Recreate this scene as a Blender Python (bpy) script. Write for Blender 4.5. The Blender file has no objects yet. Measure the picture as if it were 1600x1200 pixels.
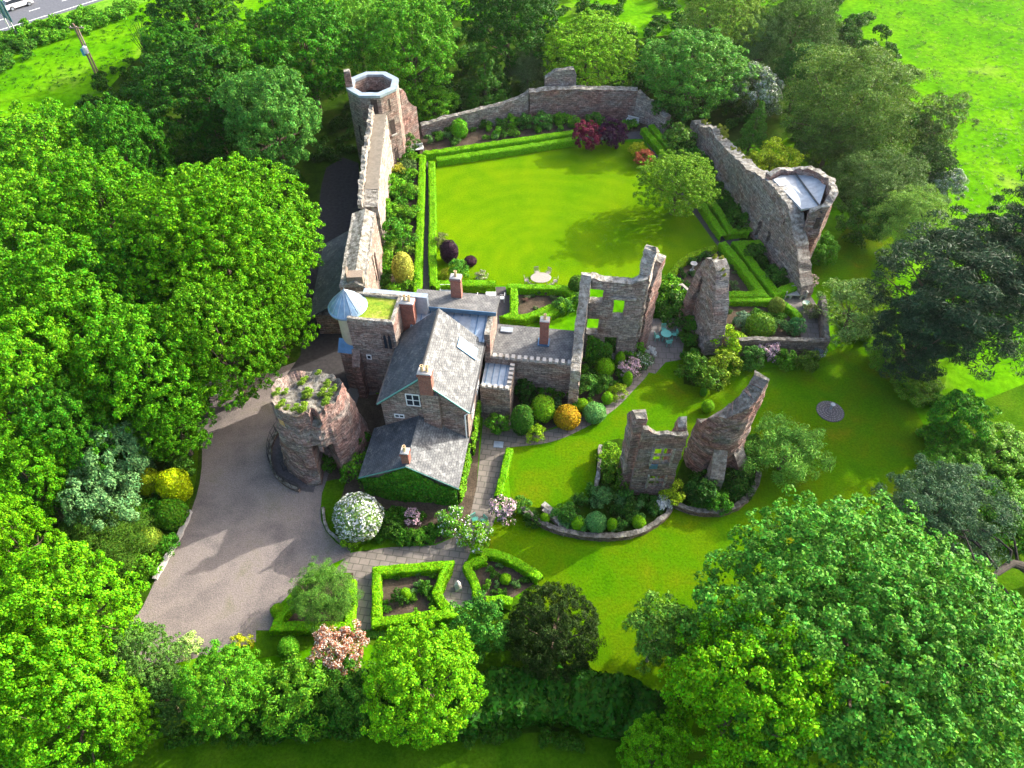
import bpy, math, random
import numpy as np
from mathutils import Vector, Matrix, noise
from mathutils.geometry import tessellate_polygon

# ------------------------------------------------------------------ camera, sky, sun, exposure
SC = bpy.context.scene
F, TH, CH = 1111.0, math.radians(49.35), 46.0
ST, CT = math.sin(TH), math.cos(TH)
cam = bpy.data.cameras.new('camera'); cam.sensor_width = 36; cam.lens = F / 1600 * 36
cam.clip_start = .5; cam.clip_end = 3000
camo = bpy.data.objects.new('camera', cam); SC.collection.objects.link(camo)
camo.location = (0, 0, CH); camo.rotation_euler = (math.pi / 2 - TH, 0, 0)
SC.camera = camo
SUN_EL = math.radians(28); SUN_AZ = (.85, .527)          # towards the sun, on the ground
world = bpy.data.worlds.new('World'); SC.world = world; world.use_nodes = True
wn = world.node_tree.nodes; bg = wn['Background']; bg.inputs[1].default_value = .15
sky = wn.new('ShaderNodeTexSky'); sky.sky_type = 'NISHITA'; sky.sun_disc = False
sky.sun_elevation = SUN_EL; sky.sun_rotation = math.atan2(SUN_AZ[0], SUN_AZ[1])
sky.air_density = 1; sky.dust_density = 5; sky.ozone_density = 1
world.node_tree.links.new(sky.outputs[0], bg.inputs[0])
sl = bpy.data.lights.new('sun', 'SUN'); sl.energy = 2.5; sl.angle = math.radians(.6); sl.color = (1, .95, .86)
so = bpy.data.objects.new('sun', sl); SC.collection.objects.link(so); so.location = (60, 40, 60)
so.rotation_euler = Vector((-SUN_AZ[0] * math.cos(SUN_EL), -SUN_AZ[1] * math.cos(SUN_EL), -math.sin(SUN_EL))).to_track_quat('-Z', 'Y').to_euler()
SC.view_settings.view_transform = 'Standard'; SC.view_settings.look = 'None'
SC.view_settings.exposure = 2.0; SC.view_settings.gamma = 1
SC.cycles.max_bounces = 6; SC.cycles.diffuse_bounces = 3; SC.cycles.glossy_bounces = 2; SC.cycles.transmission_bounces = 4
SC.cycles.caustics_reflective = False; SC.cycles.caustics_refractive = False

def at(u, v, z=0.0):
    "ground (or height z) point seen at a place in the photograph"
    a = (u - 800) / F; b = (600 - v) / F
    t = (z - CH) / (-ST + b * CT)
    return (a * t, (CT + b * ST) * t)
def ppm(v, z=0.0):
    y = at(800, v, z)[1]; return F / (y * CT + (CH - z) * ST)

# ------------------------------------------------------------------ objects
W = {}
def link(o): SC.collection.objects.link(o); return o
def tag(o, label=None, cat=None, group=None, kind=None):
    if label: o['label'] = label
    if cat: o['category'] = cat
    if group: o['group'] = group
    if kind: o['kind'] = kind
    return o
def thing(name, label, cat, loc=(0, 0, 0), rotz=0, group=None):
    o = link(bpy.data.objects.new(name, None)); o.empty_display_size = .3
    o.location = loc; o.rotation_euler = (0, 0, rotz)
    W[o.name] = Matrix.Translation(loc) @ Matrix.Rotation(rotz, 4, 'Z')
    return tag(o, label, cat, group)
def raw_mesh(name, V, Fc, mats=None, midx=None, uv=None, smooth=False):
    me = bpy.data.meshes.new(name)
    V = np.asarray(V, dtype=np.float32).reshape(-1, 3)
    if isinstance(Fc, np.ndarray):
        n, k = Fc.shape
        me.vertices.add(len(V)); me.vertices.foreach_set('co', V.ravel())
        me.loops.add(n * k); me.loops.foreach_set('vertex_index', Fc.astype(np.int32).ravel())
        me.polygons.add(n); me.polygons.foreach_set('loop_start', np.arange(0, n * k, k, dtype=np.int32))
        me.polygons.foreach_set('loop_total', np.full(n, k, dtype=np.int32))
    else:
        me.from_pydata(V.tolist(), [], Fc)
    if uv is not None:
        l = me.uv_layers.new(name='UVMap'); l.data.foreach_set('uv', np.asarray(uv, dtype=np.float32).ravel())
    for m in (mats if isinstance(mats, (list, tuple)) else [mats]):
        if m: me.materials.append(m)
    if midx is not None: me.polygons.foreach_set('material_index', np.asarray(midx, dtype=np.int32))
    if smooth: me.polygons.foreach_set('use_smooth', np.ones(len(me.polygons), dtype=bool))
    me.update(); me.validate()
    return me
def mk(name, V, Fc, mats, parent=None, origin=None, **kw):
    "V in world space; becomes a child of parent or an object with its own origin"
    V = np.asarray(V, dtype=float).reshape(-1, 3)
    if parent is not None:
        M = np.array(W[parent.name].inverted()); V = V @ M[:3, :3].T + M[:3, 3]
    elif origin is not None:
        V = V - np.array(origin)
    o = link(bpy.data.objects.new(name, raw_mesh(name, V, Fc, mats, **kw)))
    if parent is not None: o.parent = parent; W[o.name] = W[parent.name]
    else:
        o.location = origin or (0, 0, 0); W[o.name] = Matrix.Translation(o.location)
    return o
def copy_tree(o, parent=None):
    c = o.copy(); link(c)
    if parent: c.parent = parent
    for ch in list(o.children): copy_tree(ch, c)
    return c
class MB:
    "collects simple shapes into one mesh"
    def __init__(s): s.V = []; s.F = []
    def add(s, V, Fc):
        n = len(s.V); s.V += [tuple(v) for v in V]; s.F += [tuple(i + n for i in f) for f in Fc]; return s
    def box(s, c, d, rz=0, top=1.0, M=None):
        x, y, z = d[0] / 2, d[1] / 2, d[2]; V = []
        for k, (zz, f) in enumerate(((0, 1), (z, top))):
            for sx, sy in ((-1, -1), (1, -1), (1, 1), (-1, 1)):
                px, py = sx * x * f, sy * y * f
                V.append((c[0] + px * math.cos(rz) - py * math.sin(rz), c[1] + px * math.sin(rz) + py * math.cos(rz), c[2] + zz))
        return s.add(V, [(3, 2, 1, 0), (4, 5, 6, 7), (0, 1, 5, 4), (1, 2, 6, 5), (2, 3, 7, 6), (3, 0, 4, 7)])
    def tube(s, pts, rad, n=6, cap=True):
        pts = [Vector(p) for p in pts]; rad = rad if isinstance(rad, (list, tuple)) else [rad] * len(pts); V = []
        for i, p in enumerate(pts):
            d = (pts[min(i + 1, len(pts) - 1)] - pts[max(i - 1, 0)]).normalized()
            a = d.orthogonal().normalized() if abs(d.z) < .99 else Vector((1, 0, 0)); a = (a - d * a.dot(d)).normalized(); b = d.cross(a)
            for k in range(n):
                t = 2 * math.pi * k / n; V.append(p + (a * math.cos(t) + b * math.sin(t)) * rad[i])
        Fc = [(i * n + k, i * n + (k + 1) % n, (i + 1) * n + (k + 1) % n, (i + 1) * n + k) for i in range(len(pts) - 1) for k in range(n)]
        if cap: Fc += [tuple(range(n))[::-1], tuple((len(pts) - 1) * n + k for k in range(n))]
        return s.add(V, Fc)
    def lathe(s, c, prof, n=16, sx=1, sy=1):
        V = [(c[0] + r * sx * math.cos(2 * math.pi * k / n), c[1] + r * sy * math.sin(2 * math.pi * k / n), c[2] + z) for r, z in prof for k in range(n)]
        m = len(prof)
        Fc = [(i * n + k, i * n + (k + 1) % n, (i + 1) * n + (k + 1) % n, (i + 1) * n + k) for i in range(m - 1) for k in range(n)]
        return s.add(V, Fc + [tuple(range(n))[::-1], tuple((m - 1) * n + k for k in range(n))])
    def prism(s, poly, z0, z1):
        n = len(poly); V = [(p[0], p[1], z0) for p in poly] + [(p[0], p[1], z1) for p in poly]
        return s.add(V, [tuple(range(n))[::-1], tuple(range(n, 2 * n))] + [(k, (k + 1) % n, n + (k + 1) % n, n + k) for k in range(n)])
    def build(s, name, m, parent=None, origin=None, **kw): return mk(name, s.V, s.F, m, parent, origin, **kw)
def slab(name, c4, th, m, parent=None, origin=None, extra_uv=0):
    "sloping sheet with thickness; UV in metres (u along c0-c1, v along c0-c3)"
    c = [Vector(p) for p in c4]; n = (c[1] - c[0]).cross(c[3] - c[0]).normalized()
    if n.z < 0: n = -n
    V = [*c, *[p - n * th for p in c]]
    ax = (c[1] - c[0]).normalized(); ay = (n.cross(ax)).normalized()
    uvp = [((p - c[0]).dot(ax) + extra_uv, (p - c[0]).dot(ay)) for p in V]
    Fc = [(0, 1, 2, 3), (7, 6, 5, 4), (0, 4, 5, 1), (1, 5, 6, 2), (2, 6, 7, 3), (3, 7, 4, 0)]
    return mk(name, V, Fc, m, parent, origin, uv=[uvp[i] for f in Fc for i in f])

# ------------------------------------------------------------------ materials
def newmat(name):
    m = bpy.data.materials.new(name); m.use_nodes = True
    nt = m.node_tree; return m, nt, nt.nodes, nt.links, nt.nodes['Principled BSDF']
def N(nt, t, **kw):
    n = nt.nodes.new(t)
    for k, v in kw.items():
        if k[0] == 'i' and k[1:].isdigit(): n.inputs[int(k[1:])].default_value = v
        else: setattr(n, k, v)
    return n
def coords(nt, scale=(1, 1, 1), rot=(0, 0, 0), src='pos'):
    mp = N(nt, 'ShaderNodeMapping'); mp.inputs['Scale'].default_value = scale; mp.inputs['Rotation'].default_value = rot
    if src == 'pos': g = N(nt, 'ShaderNodeNewGeometry'); nt.links.new(g.outputs['Position'], mp.inputs[0])
    else:
        g = N(nt, 'ShaderNodeTexCoord'); nt.links.new(g.outputs['UV' if src == 'uv' else 'Object'], mp.inputs[0])
    return mp.outputs[0]
def ramp(nt, fac, stops):
    r = N(nt, 'ShaderNodeValToRGB'); e = r.color_ramp.elements
    while len(e) < len(stops): e.new(.5)
    for el, (p, c) in zip(e, stops): el.position = p; el.color = (*c, 1)
    nt.links.new(fac, r.inputs[0]); return r.outputs[0]
def nz(nt, co, scale, detail=4, rough=.6, dist=0):
    n = N(nt, 'ShaderNodeTexNoise'); n.inputs['Scale'].default_value = scale; n.inputs['Detail'].default_value = detail
    n.inputs['Roughness'].default_value = rough; n.inputs['Distortion'].default_value = dist
    nt.links.new(co, n.inputs['Vector']); return n.outputs[0]
def mix(nt, fac, a, b, mode='MIX'):
    m = N(nt, 'ShaderNodeMix', data_type='RGBA', blend_type=mode)
    for s, v in ((0, fac), (6, a), (7, b)):
        if hasattr(v, 'is_output'): nt.links.new(v, m.inputs[s])
        else: m.inputs[s].default_value = v if s == 0 else (*v, 1)
    return m.outputs[2]
def bump(nt, p, h, strength=.5, dist=.05):
    b = N(nt, 'ShaderNodeBump'); b.inputs['Strength'].default_value = strength; b.inputs['Distance'].default_value = dist
    nt.links.new(h, b.inputs['Height']); nt.links.new(b.outputs[0], p.inputs['Normal'])
def plain(name, col, rough=.6, metal=0, var=.15, scale=6):
    m, nt, ns, ls, p = newmat(name)
    f = nz(nt, coords(nt), scale, 3)
    ls.new(ramp(nt, f, [(.3, tuple(c * (1 - var) for c in col)), (.7, tuple(min(1, c * (1 + var)) for c in col))]), p.inputs[0])
    p.inputs['Roughness'].default_value = rough; p.inputs['Metallic'].default_value = metal
    if rough > .8: p.inputs['Specular IOR Level'].default_value = .1
    return m
def grass(name, stops, scale=.25, fine=9.0, stripes=None, rough=.8):
    m, nt, ns, ls, p = newmat(name)
    co = coords(nt)
    c = ramp(nt, nz(nt, co, scale, 6, .65, .4), stops)
    f2 = nz(nt, co, fine, 5, .75)
    c = mix(nt, .55, c, ramp(nt, f2, [(.38, (.42, .47, .36)), (.62, (1.38, 1.3, 1.2))]), 'MULTIPLY')
    if stripes:
        w = N(nt, 'ShaderNodeTexWave', wave_type=stripes[0]); w.inputs['Scale'].default_value = stripes[1]
        w.rings_direction = 'Z'; w.inputs['Distortion'].default_value = 2.0; w.inputs['Detail'].default_value = 2; w.inputs['Detail Scale'].default_value = .6
        mp = N(nt, 'ShaderNodeMapping'); mp.inputs['Location'].default_value = stripes[2]; ls.new(co, mp.inputs[0]); ls.new(mp.outputs[0], w.inputs[0])
        c = mix(nt, .36, c, ramp(nt, w.outputs[1], [(.2, (.86, .9, .86)), (.8, (1.1, 1.05, 1))]), 'MULTIPLY')
    ls.new(c, p.inputs[0]); p.inputs['Roughness'].default_value = rough; p.inputs['Specular IOR Level'].default_value = 0
    bump(nt, p, f2, .5, .08)
    return m
def stone_mat(name, red=(.225, .128, .108), grey=(.215, .188, .172), pale=(.40, .375, .34), mixred=.52, paleat=.66, tk=1.0):
    m, nt, ns, ls, p = newmat(name)
    co = coords(nt, (1, 1, 2.6))
    v = N(nt, 'ShaderNodeTexVoronoi'); v.inputs['Scale'].default_value = 3.2; ls.new(co, v.inputs['Vector'])
    base = ramp(nt, nz(nt, coords(nt, (.35, .35, .8)), 1.0, 5, .7, .5), [(mixred - .12, red), (mixred + .12, grey)])
    sep = N(nt, 'ShaderNodeSeparateColor'); ls.new(v.outputs['Color'], sep.inputs[0])
    base = mix(nt, .45, base, ramp(nt, sep.outputs[0], [(0, (.38, .35, .36)), (.5, (.95, .93, .93)), (1, (1.7, 1.66, 1.6))]), 'MULTIPLY')
    lines = nz(nt, coords(nt, (1.8, 1.8, 7.5)), 1.2, 5, .7)
    base = mix(nt, .3, base, ramp(nt, lines, [(.36, (.55, .54, .53)), (.5, (1.0, 1.0, 1.0)), (.64, (1.35, 1.33, 1.3))]), 'MULTIPLY')
    fine = nz(nt, coords(nt, (1, 1, 1.6)), 6.5, 3, .7)
    base = mix(nt, .7, base, ramp(nt, fine, [(.36, (.5, .48, .48)), (.5, (1, 1, 1)), (.64, (1.5, 1.48, 1.45))]), 'MULTIPLY')
    g0 = N(nt, 'ShaderNodeNewGeometry'); s0 = N(nt, 'ShaderNodeSeparateXYZ'); ls.new(g0.outputs['Position'], s0.inputs[0])
    m0 = N(nt, 'ShaderNodeMath', operation='MULTIPLY_ADD'); m0.inputs[1].default_value = .8; ls.new(s0.outputs[1], m0.inputs[0]); ls.new(s0.outputs[0], m0.inputs[2])
    c0 = N(nt, 'ShaderNodeCombineXYZ'); ls.new(m0.outputs[0], c0.inputs[0]); ls.new(s0.outputs[2], c0.inputs[1])
    dn = N(nt, 'ShaderNodeTexNoise'); dn.inputs['Scale'].default_value = 1.1; ls.new(g0.outputs['Position'], dn.inputs['Vector'])
    dv = N(nt, 'ShaderNodeVectorMath', operation='MULTIPLY_ADD'); dv.inputs[1].default_value = (.25, .16, 0); ls.new(dn.outputs['Color'], dv.inputs[0]); ls.new(c0.outputs[0], dv.inputs[2])
    bk = N(nt, 'ShaderNodeTexBrick'); ls.new(dv.outputs[0], bk.inputs[0])
    bk.inputs['Color1'].default_value = (.72, .70, .69, 1); bk.inputs['Color2'].default_value = (1.38, 1.35, 1.32, 1); bk.inputs['Mortar'].default_value = (.42, .40, .38, 1)
    bk.inputs['Scale'].default_value = 1; bk.inputs['Brick Width'].default_value = .52; bk.inputs['Row Height'].default_value = .25; bk.inputs['Mortar Size'].default_value = .022; bk.inputs['Mortar Smooth'].default_value = .4
    base = mix(nt, .8, base, bk.outputs[0], 'MULTIPLY')
    li = ramp(nt, nz(nt, coords(nt), 1.5, 6, .75), [(paleat - .06, (0, 0, 0)), (paleat + .06, (1, 1, 1))])
    base = mix(nt, li, base, pale)
    g = N(nt, 'ShaderNodeNewGeometry'); sx = N(nt, 'ShaderNodeSeparateXYZ'); ls.new(g.outputs['Normal'], sx.inputs[0])
    up = N(nt, 'ShaderNodeMapRange'); up.inputs[1].default_value = .35; up.inputs[2].default_value = .8; ls.new(sx.outputs[2], up.inputs[0])
    tops = ramp(nt, nz(nt, coords(nt), 2.6, 5, .7), [(.36, (.08 * tk, .072 * tk, .055 * tk)), (.5, (.20 * tk, .188 * tk, .16 * tk)), (.62, (.36 * tk, .345 * tk, .31 * tk)), (.75, (.14, .15, .05))])
    base = mix(nt, up.outputs[0], base, tops)
    ls.new(base, p.inputs[0]); p.inputs['Roughness'].default_value = .92; p.inputs['Specular IOR Level'].default_value = .15
    bump(nt, p, fine, .8, .12)
    return m
STONE = stone_mat('red_sandstone')
STONE_L = stone_mat('dark_rubble', red=(.17, .115, .095), grey=(.17, .152, .135), tk=.55)
STONE_R = stone_mat('dark_topped_red_stone', tk=.6)
STONE_G = stone_mat('grey_sandstone', red=(.235, .15, .128), grey=(.235, .212, .194), mixred=.45, paleat=.62)
STONE_P = stone_mat('pale_rubble', red=(.26, .18, .148), grey=(.28, .242, .21), pale=(.44, .41, .36), mixred=.4, paleat=.56)
STONE_W = stone_mat('warm_sandstone', red=(.24, .15, .125), grey=(.245, .212, .188), pale=(.38, .34, .29), mixred=.47, paleat=.62)
def slate_mat(name, c0, c1, spots=.64, spotcol=(.5, .5, .47)):
    m, nt, ns, ls, p = newmat(name)
    uv = coords(nt, src='uv')
    b = N(nt, 'ShaderNodeTexBrick'); ls.new(uv, b.inputs[0])
    b.inputs['Color1'].default_value = (*c0, 1); b.inputs['Color2'].default_value = (*c1, 1); b.inputs['Mortar'].default_value = (*[x * .35 for x in c0], 1)
    b.inputs['Scale'].default_value = 1; b.inputs['Brick Width'].default_value = .25; b.inputs['Row Height'].default_value = .19; b.inputs['Mortar Size'].default_value = .012
    f = nz(nt, uv, 1.1, 5, .7)
    c = mix(nt, .6, b.outputs[0], ramp(nt, f, [(.36, (.5, .5, .52)), (.64, (1.55, 1.53, 1.48))]), 'MULTIPLY')
    sp = ramp(nt, nz(nt, uv, 2.4, 6, .72), [(.50, (0, 0, 0)), (.60, (1, 1, 1))])
    sp2 = mix(nt, 1.0, sp, ramp(nt, nz(nt, uv, .7, 3, .6), [(spots - .2, (0, 0, 0)), (spots, (1, 1, 1))]), 'MULTIPLY')
    c = mix(nt, sp2, c, spotcol)
    ls.new(c, p.inputs[0]); p.inputs['Roughness'].default_value = .75; p.inputs['Specular IOR Level'].default_value = .2
    bump(nt, p, b.outputs[1], -.6, .03)
    return m
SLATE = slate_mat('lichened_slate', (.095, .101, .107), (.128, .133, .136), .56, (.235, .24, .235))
SLATE_D = slate_mat('dark_and_shade_slate', (.055, .065, .076), (.075, .085, .096), .70, (.2, .2, .19))  # dark slate; on the left house slopes it carries painted shade
SLATE_F = slate_mat('felted_slate', (.115, .116, .117), (.135, .135, .132), .62, (.21, .21, .195))
def lead_mat(name, c, rough=.42, metal=.35):
    m, nt, ns, ls, p = newmat(name)
    f = nz(nt, coords(nt, (1, 1, 1)), 1.6, 5, .65)
    ls.new(ramp(nt, f, [(.3, tuple(x * .72 for x in c)), (.5, c), (.72, tuple(min(1, x * 1.3) for x in c))]), p.inputs[0])
    p.inputs['Roughness'].default_value = rough; p.inputs['Metallic'].default_value = metal
    bump(nt, p, f, .15, .05); return m
LEAD = lead_mat('weathered_lead', (.30, .36, .42))
LEAD_C = lead_mat('blue_grey_lead', (.16, .25, .34))
LEAD_B = lead_mat('blue_lead', (.075, .16, .26), .36, .4)
LEAD_W = lead_mat('pale_sheet_roof', (.27, .30, .33), .5, .2)
def brick_mat(name='red_brick', c0=(.26, .062, .035), c1=(.18, .045, .028)):
    m, nt, ns, ls, p = newmat(name)
    g = N(nt, 'ShaderNodeTexCoord'); s = N(nt, 'ShaderNodeSeparateXYZ'); ls.new(g.outputs['Object'], s.inputs[0])
    ad = N(nt, 'ShaderNodeMath', operation='ADD'); ls.new(s.outputs[0], ad.inputs[0]); ls.new(s.outputs[1], ad.inputs[1])
    cb = N(nt, 'ShaderNodeCombineXYZ'); ls.new(ad.outputs[0], cb.inputs[0]); ls.new(s.outputs[2], cb.inputs[1])
    b = N(nt, 'ShaderNodeTexBrick'); ls.new(cb.outputs[0], b.inputs[0])
    b.inputs['Color1'].default_value = (*c0, 1); b.inputs['Color2'].default_value = (*c1, 1); b.inputs['Mortar'].default_value = (.30, .24, .2, 1)
    b.inputs['Scale'].default_value = 1; b.inputs['Brick Width'].default_value = .23; b.inputs['Row Height'].default_value = .08; b.inputs['Mortar Size'].default_value = .008
    f = nz(nt, coords(nt), 3, 4)
    ls.new(mix(nt, .6, b.outputs[0], ramp(nt, f, [(.3, (.55, .5, .5)), (.7, (1.2, 1.2, 1.2))]), 'MULTIPLY'), p.inputs[0])
    p.inputs['Roughness'].default_value = .9; return m
BRICK = brick_mat()
def leaf_mat(name='leaf', trans=.17):
    m, nt, ns, ls, p = newmat(name)
    oi = N(nt, 'ShaderNodeObjectInfo'); g = N(nt, 'ShaderNodeNewGeometry')
    h = N(nt, 'ShaderNodeHueSaturation')
    for (sock, a, b, k) in ((0, .472, .526, 1.0), (2, .45, 1.6, 7.31)):
        mm = N(nt, 'ShaderNodeMath', operation='MULTIPLY'); mm.inputs[1].default_value = k; ls.new(g.outputs['Random Per Island'], mm.inputs[0])
        fr = N(nt, 'ShaderNodeMath', operation='FRACT'); ls.new(mm.outputs[0], fr.inputs[0])
        mr = N(nt, 'ShaderNodeMapRange'); mr.inputs[3].default_value = a; mr.inputs[4].default_value = b; ls.new(fr.outputs[0], mr.inputs[0])
        ls.new(mr.outputs[0], h.inputs[sock])
    ls.new(oi.outputs['Color'], h.inputs['Color'])
    ls.new(h.outputs[0], p.inputs[0]); p.inputs['Roughness'].default_value = .5; p.inputs['Specular IOR Level'].default_value = .07
    tr = N(nt, 'ShaderNodeBsdfTranslucent'); tc = mix(nt, 1.0, h.outputs[0], (1.35, 1.2, .5), 'MULTIPLY'); ls.new(tc, tr.inputs[0])
    ms = N(nt, 'ShaderNodeMixShader'); ms.inputs[0].default_value = trans; ls.new(p.outputs[0], ms.inputs[1]); ls.new(tr.outputs[0], ms.inputs[2])
    ls.new(ms.outputs[0], nt.nodes['Material Output'].inputs[0]); return m
LEAF = leaf_mat()
PETAL = plain('white_petals', (.58, .59, .56), .6, 0, .08, 40)
PETAL_P = plain('pink_petals', (.58, .36, .42), .6, 0, .3, 30)
PETAL_R = plain('russet_young_leaves', (.40, .12, .07), .6, 0, .4, 30)
BARK = plain('bark', (.12, .09, .065), .95, 0, .35, 5)
BARK_P = plain('pale_bark', (.36, .33, .29), .9, 0, .3, 5)
SOIL = grass('garden_soil', [(.3, (.055, .042, .032)), (.55, (.085, .065, .05)), (.75, (.12, .095, .075))], 1.2, 7)
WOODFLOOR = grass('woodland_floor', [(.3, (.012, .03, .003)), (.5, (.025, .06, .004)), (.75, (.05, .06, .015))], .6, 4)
LAWN = grass('mown_lawn', [(.3, (.065, .165, .0008)), (.5, (.092, .19, .001)), (.72, (.12, .21, .001))], .22, 8, ('RINGS', .16, (-3, -55, 0)))
LAWN_S = grass('mossy_lawn', [(.28, (.032, .118, .0008)), (.44, (.055, .15, .001)), (.60, (.08, .145, .0015)), (.76, (.15, .145, .006))], .28, 6)
LAWN_D = grass('shade_toned_grass', [(.3, (.025, .08, .002)), (.5, (.042, .11, .003)), (.75, (.07, .13, .006))], .5, 5)  # dark grass; shade of bottom strip and right bank put into its colour
FIELD = grass('meadow_grass', [(.28, (.035, .145, .001)), (.45, (.06, .205, .001)), (.58, (.09, .245, .002)), (.72, (.16, .26, .03))], .10, 1.3, ('BANDS', .05, (5, 3, 0)))
VERGE = grass('rough_verge', [(.3, (.06, .18, .01)), (.55, (.12, .28, .02)), (.75, (.22, .33, .06))], .5, 2.5)
SEDUM = grass('sedum_roof', [(.3, (.10, .20, .02)), (.5, (.20, .26, .03)), (.7, (.34, .28, .10))], 1.0, 7)
GRAVEL = grass('pink_gravel', [(.3, (.128, .112, .114)), (.43, (.17, .148, .146)), (.56, (.212, .182, .176)), (.70, (.172, .156, .126))], .34, 11)
ASPHALT = plain('asphalt', (.10, .105, .12), .85, 0, .15, 3)
WHITE_PAINT = plain('white_paint', (.75, .75, .74), .6, 0, .06)
WOOD = plain('bleached_timber', (.25, .225, .19), .8, 0, .2, 9)
WOOD_D = plain('weathered_timber', (.20, .16, .125), .85, 0, .25, 9)
IRON = plain('black_iron', (.03, .03, .033), .5, .4)
VERDI = plain('turquoise_painted_metal', (.11, .42, .33), .45, 0, .12)
GREENP = plain('verdigris_bargeboard', (.10, .27, .23), .6, 0, .15)
RENDER = plain('cream_render', (.48, .40, .30), .85, 0, .1, 3)
GLASS = plain('dark_window_glass', (.025, .03, .04), .12, 0, .2)
CLAY = plain('clay_pot', (.52, .38, .22), .85, 0, .2)
DARK = plain('painted_recess_shade', (.06, .045, .04), .95, 0, .3)  # shade of openings painted as flat dark panels on the wall face
PALES = plain('pale_carved_stone', (.36, .34, .31), .8, 0, .2, 8)
CARPAINT = plain('white_car_paint', (.80, .80, .80), .25, 0, .02)
RUBBER = plain('tyre_rubber', (.02, .02, .02), .8)
SIGN_B = plain('teal_sign_back', (.06, .16, .18), .5, 0, .15)
def paving_mat(name, c0, c1, bw, rh, rot):
    m, nt, ns, ls, p = newmat(name)
    co = coords(nt, rot=(0, 0, rot)); b = N(nt, 'ShaderNodeTexBrick'); ls.new(co, b.inputs[0])
    b.inputs['Color1'].default_value = (*c0, 1); b.inputs['Color2'].default_value = (*c1, 1); b.inputs['Mortar'].default_value = (.085, .078, .062, 1)
    b.inputs['Scale'].default_value = 1; b.inputs['Brick Width'].default_value = bw; b.inputs['Row Height'].default_value = rh; b.inputs['Mortar Size'].default_value = .035
    f = nz(nt, co, 1.3, 6, .7)
    ls.new(mix(nt, .7, b.outputs[0], ramp(nt, f, [(.3, (.6, .6, .55)), (.7, (1.3, 1.25, 1.2))]), 'MULTIPLY'), p.inputs[0])
    p.inputs['Roughness'].default_value = .85; bump(nt, p, b.outputs[1], -.5, .03); return m
FLAGS = paving_mat('stone_flags', (.175, .152, .132), (.14, .124, .11), .72, .5, .15)
PATIO = paving_mat('patio_slabs', (.16, .138, .128), (.12, .108, .102), .7, .7, .08)
DRIVE_SHADE = plain('painted_drive_shade', (.034, .032, .034), .9, 0, .3, 3)  # dark colour standing in for shade on the upper drive
PATH_D = plain('dark_path', (.075, .068, .070), .9, 0, .25, 5)
# ------------------------------------------------------------------ the ground and its sheets
def G(pts, z=0): return [at(u, v, z) for u, v in pts]
def smooth_loop(p, n=4, closed=True):
    "Catmull-Rom through points"
    m = len(p); out = []
    rng = range(m if closed else m - 1)
    for i in rng:
        q = [p[(i + k) % m] if closed else p[min(max(i + k, 0), m - 1)] for k in (-1, 0, 1, 2)]
        for j in range(n):
            t = j / n
            out.append(tuple(.5 * (2 * q[1][a] + (q[2][a] - q[0][a]) * t + (2 * q[0][a] - 5 * q[1][a] + 4 * q[2][a] - q[3][a]) * t * t + (3 * q[1][a] - q[0][a] - 3 * q[2][a] + q[3][a]) * t ** 3) for a in (0, 1)))
    if not closed: out.append(tuple(p[-1]))
    return out
def sheet(name, pts, z, m, sm=0, kind='structure'):
    if sm: pts = smooth_loop(pts, sm)
    V = [(x, y, z) for x, y in pts]
    tris = tessellate_polygon([[Vector(v) for v in V]])
    Fc = []
    for t in tris:
        a, b, c = [Vector(V[i]) for i in t]
        Fc.append(tuple(t) if (b - a).cross(c - a).z > 0 else tuple(t)[::-1])
    return tag(mk(name, V, Fc, m), kind=kind)
sheet('ground', [(-900, -120), (900, -120), (900, 1500), (-900, 1500)], 0, FIELD)
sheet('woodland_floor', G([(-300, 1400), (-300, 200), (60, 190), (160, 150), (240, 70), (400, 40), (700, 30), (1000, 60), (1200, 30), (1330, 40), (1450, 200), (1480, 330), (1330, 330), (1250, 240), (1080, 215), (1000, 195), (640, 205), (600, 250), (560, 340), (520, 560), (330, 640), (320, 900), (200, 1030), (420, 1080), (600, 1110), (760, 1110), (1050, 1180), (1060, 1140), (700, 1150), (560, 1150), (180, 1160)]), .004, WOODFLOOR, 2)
sheet('bottom_lawn', G([(140, 1170), (560, 1100), (760, 1090), (1060, 1150), (1100, 1400), (140, 1400)]), .0015, LAWN_D)  # strip's shade put into its darker grass colour
sheet('right_bank', G([(1090, 1100), (1200, 1010), (1330, 900), (1400, 830), (1445, 770), (1450, 690), (1500, 640), (1700, 560), (1900, 700), (1900, 1500), (1000, 1500)]), .003, LAWN_D)  # darkness under the big crown put into the grass colour
sheet('lower_lawn', G([(795, 700), (850, 690), (910, 668), (960, 640), (1000, 600), (1020, 570), (1060, 560), (1130, 580), (1280, 560), (1320, 520), (1285, 470), (1270, 420), (1320, 360), (1330, 300), (1270, 250), (1230, 235), (1230, 215), (1330, 270), (1400, 380), (1390, 480), (1385, 580), (1430, 640), (1450, 690), (1445, 770), (1400, 830), (1330, 900), (1200, 1010), (1090, 1090), (940, 1085), (880, 1062), (840, 960), (800, 880), (760, 855), (745, 845), (775, 815), (800, 800)]), .012, LAWN_S, 2)
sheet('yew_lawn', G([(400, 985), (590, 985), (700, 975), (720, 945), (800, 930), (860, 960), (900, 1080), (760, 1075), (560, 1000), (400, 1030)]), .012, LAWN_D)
sheet('courtyard_lawn', G([(676, 250), (760, 240), (905, 226), (960, 222), (1005, 222), (1030, 262), (1075, 315), (1115, 375), (1122, 385), (1075, 398), (1050, 420), (1042, 448), (940, 445), (860, 446), (720, 446), (676, 446)]), .008, LAWN)
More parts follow.
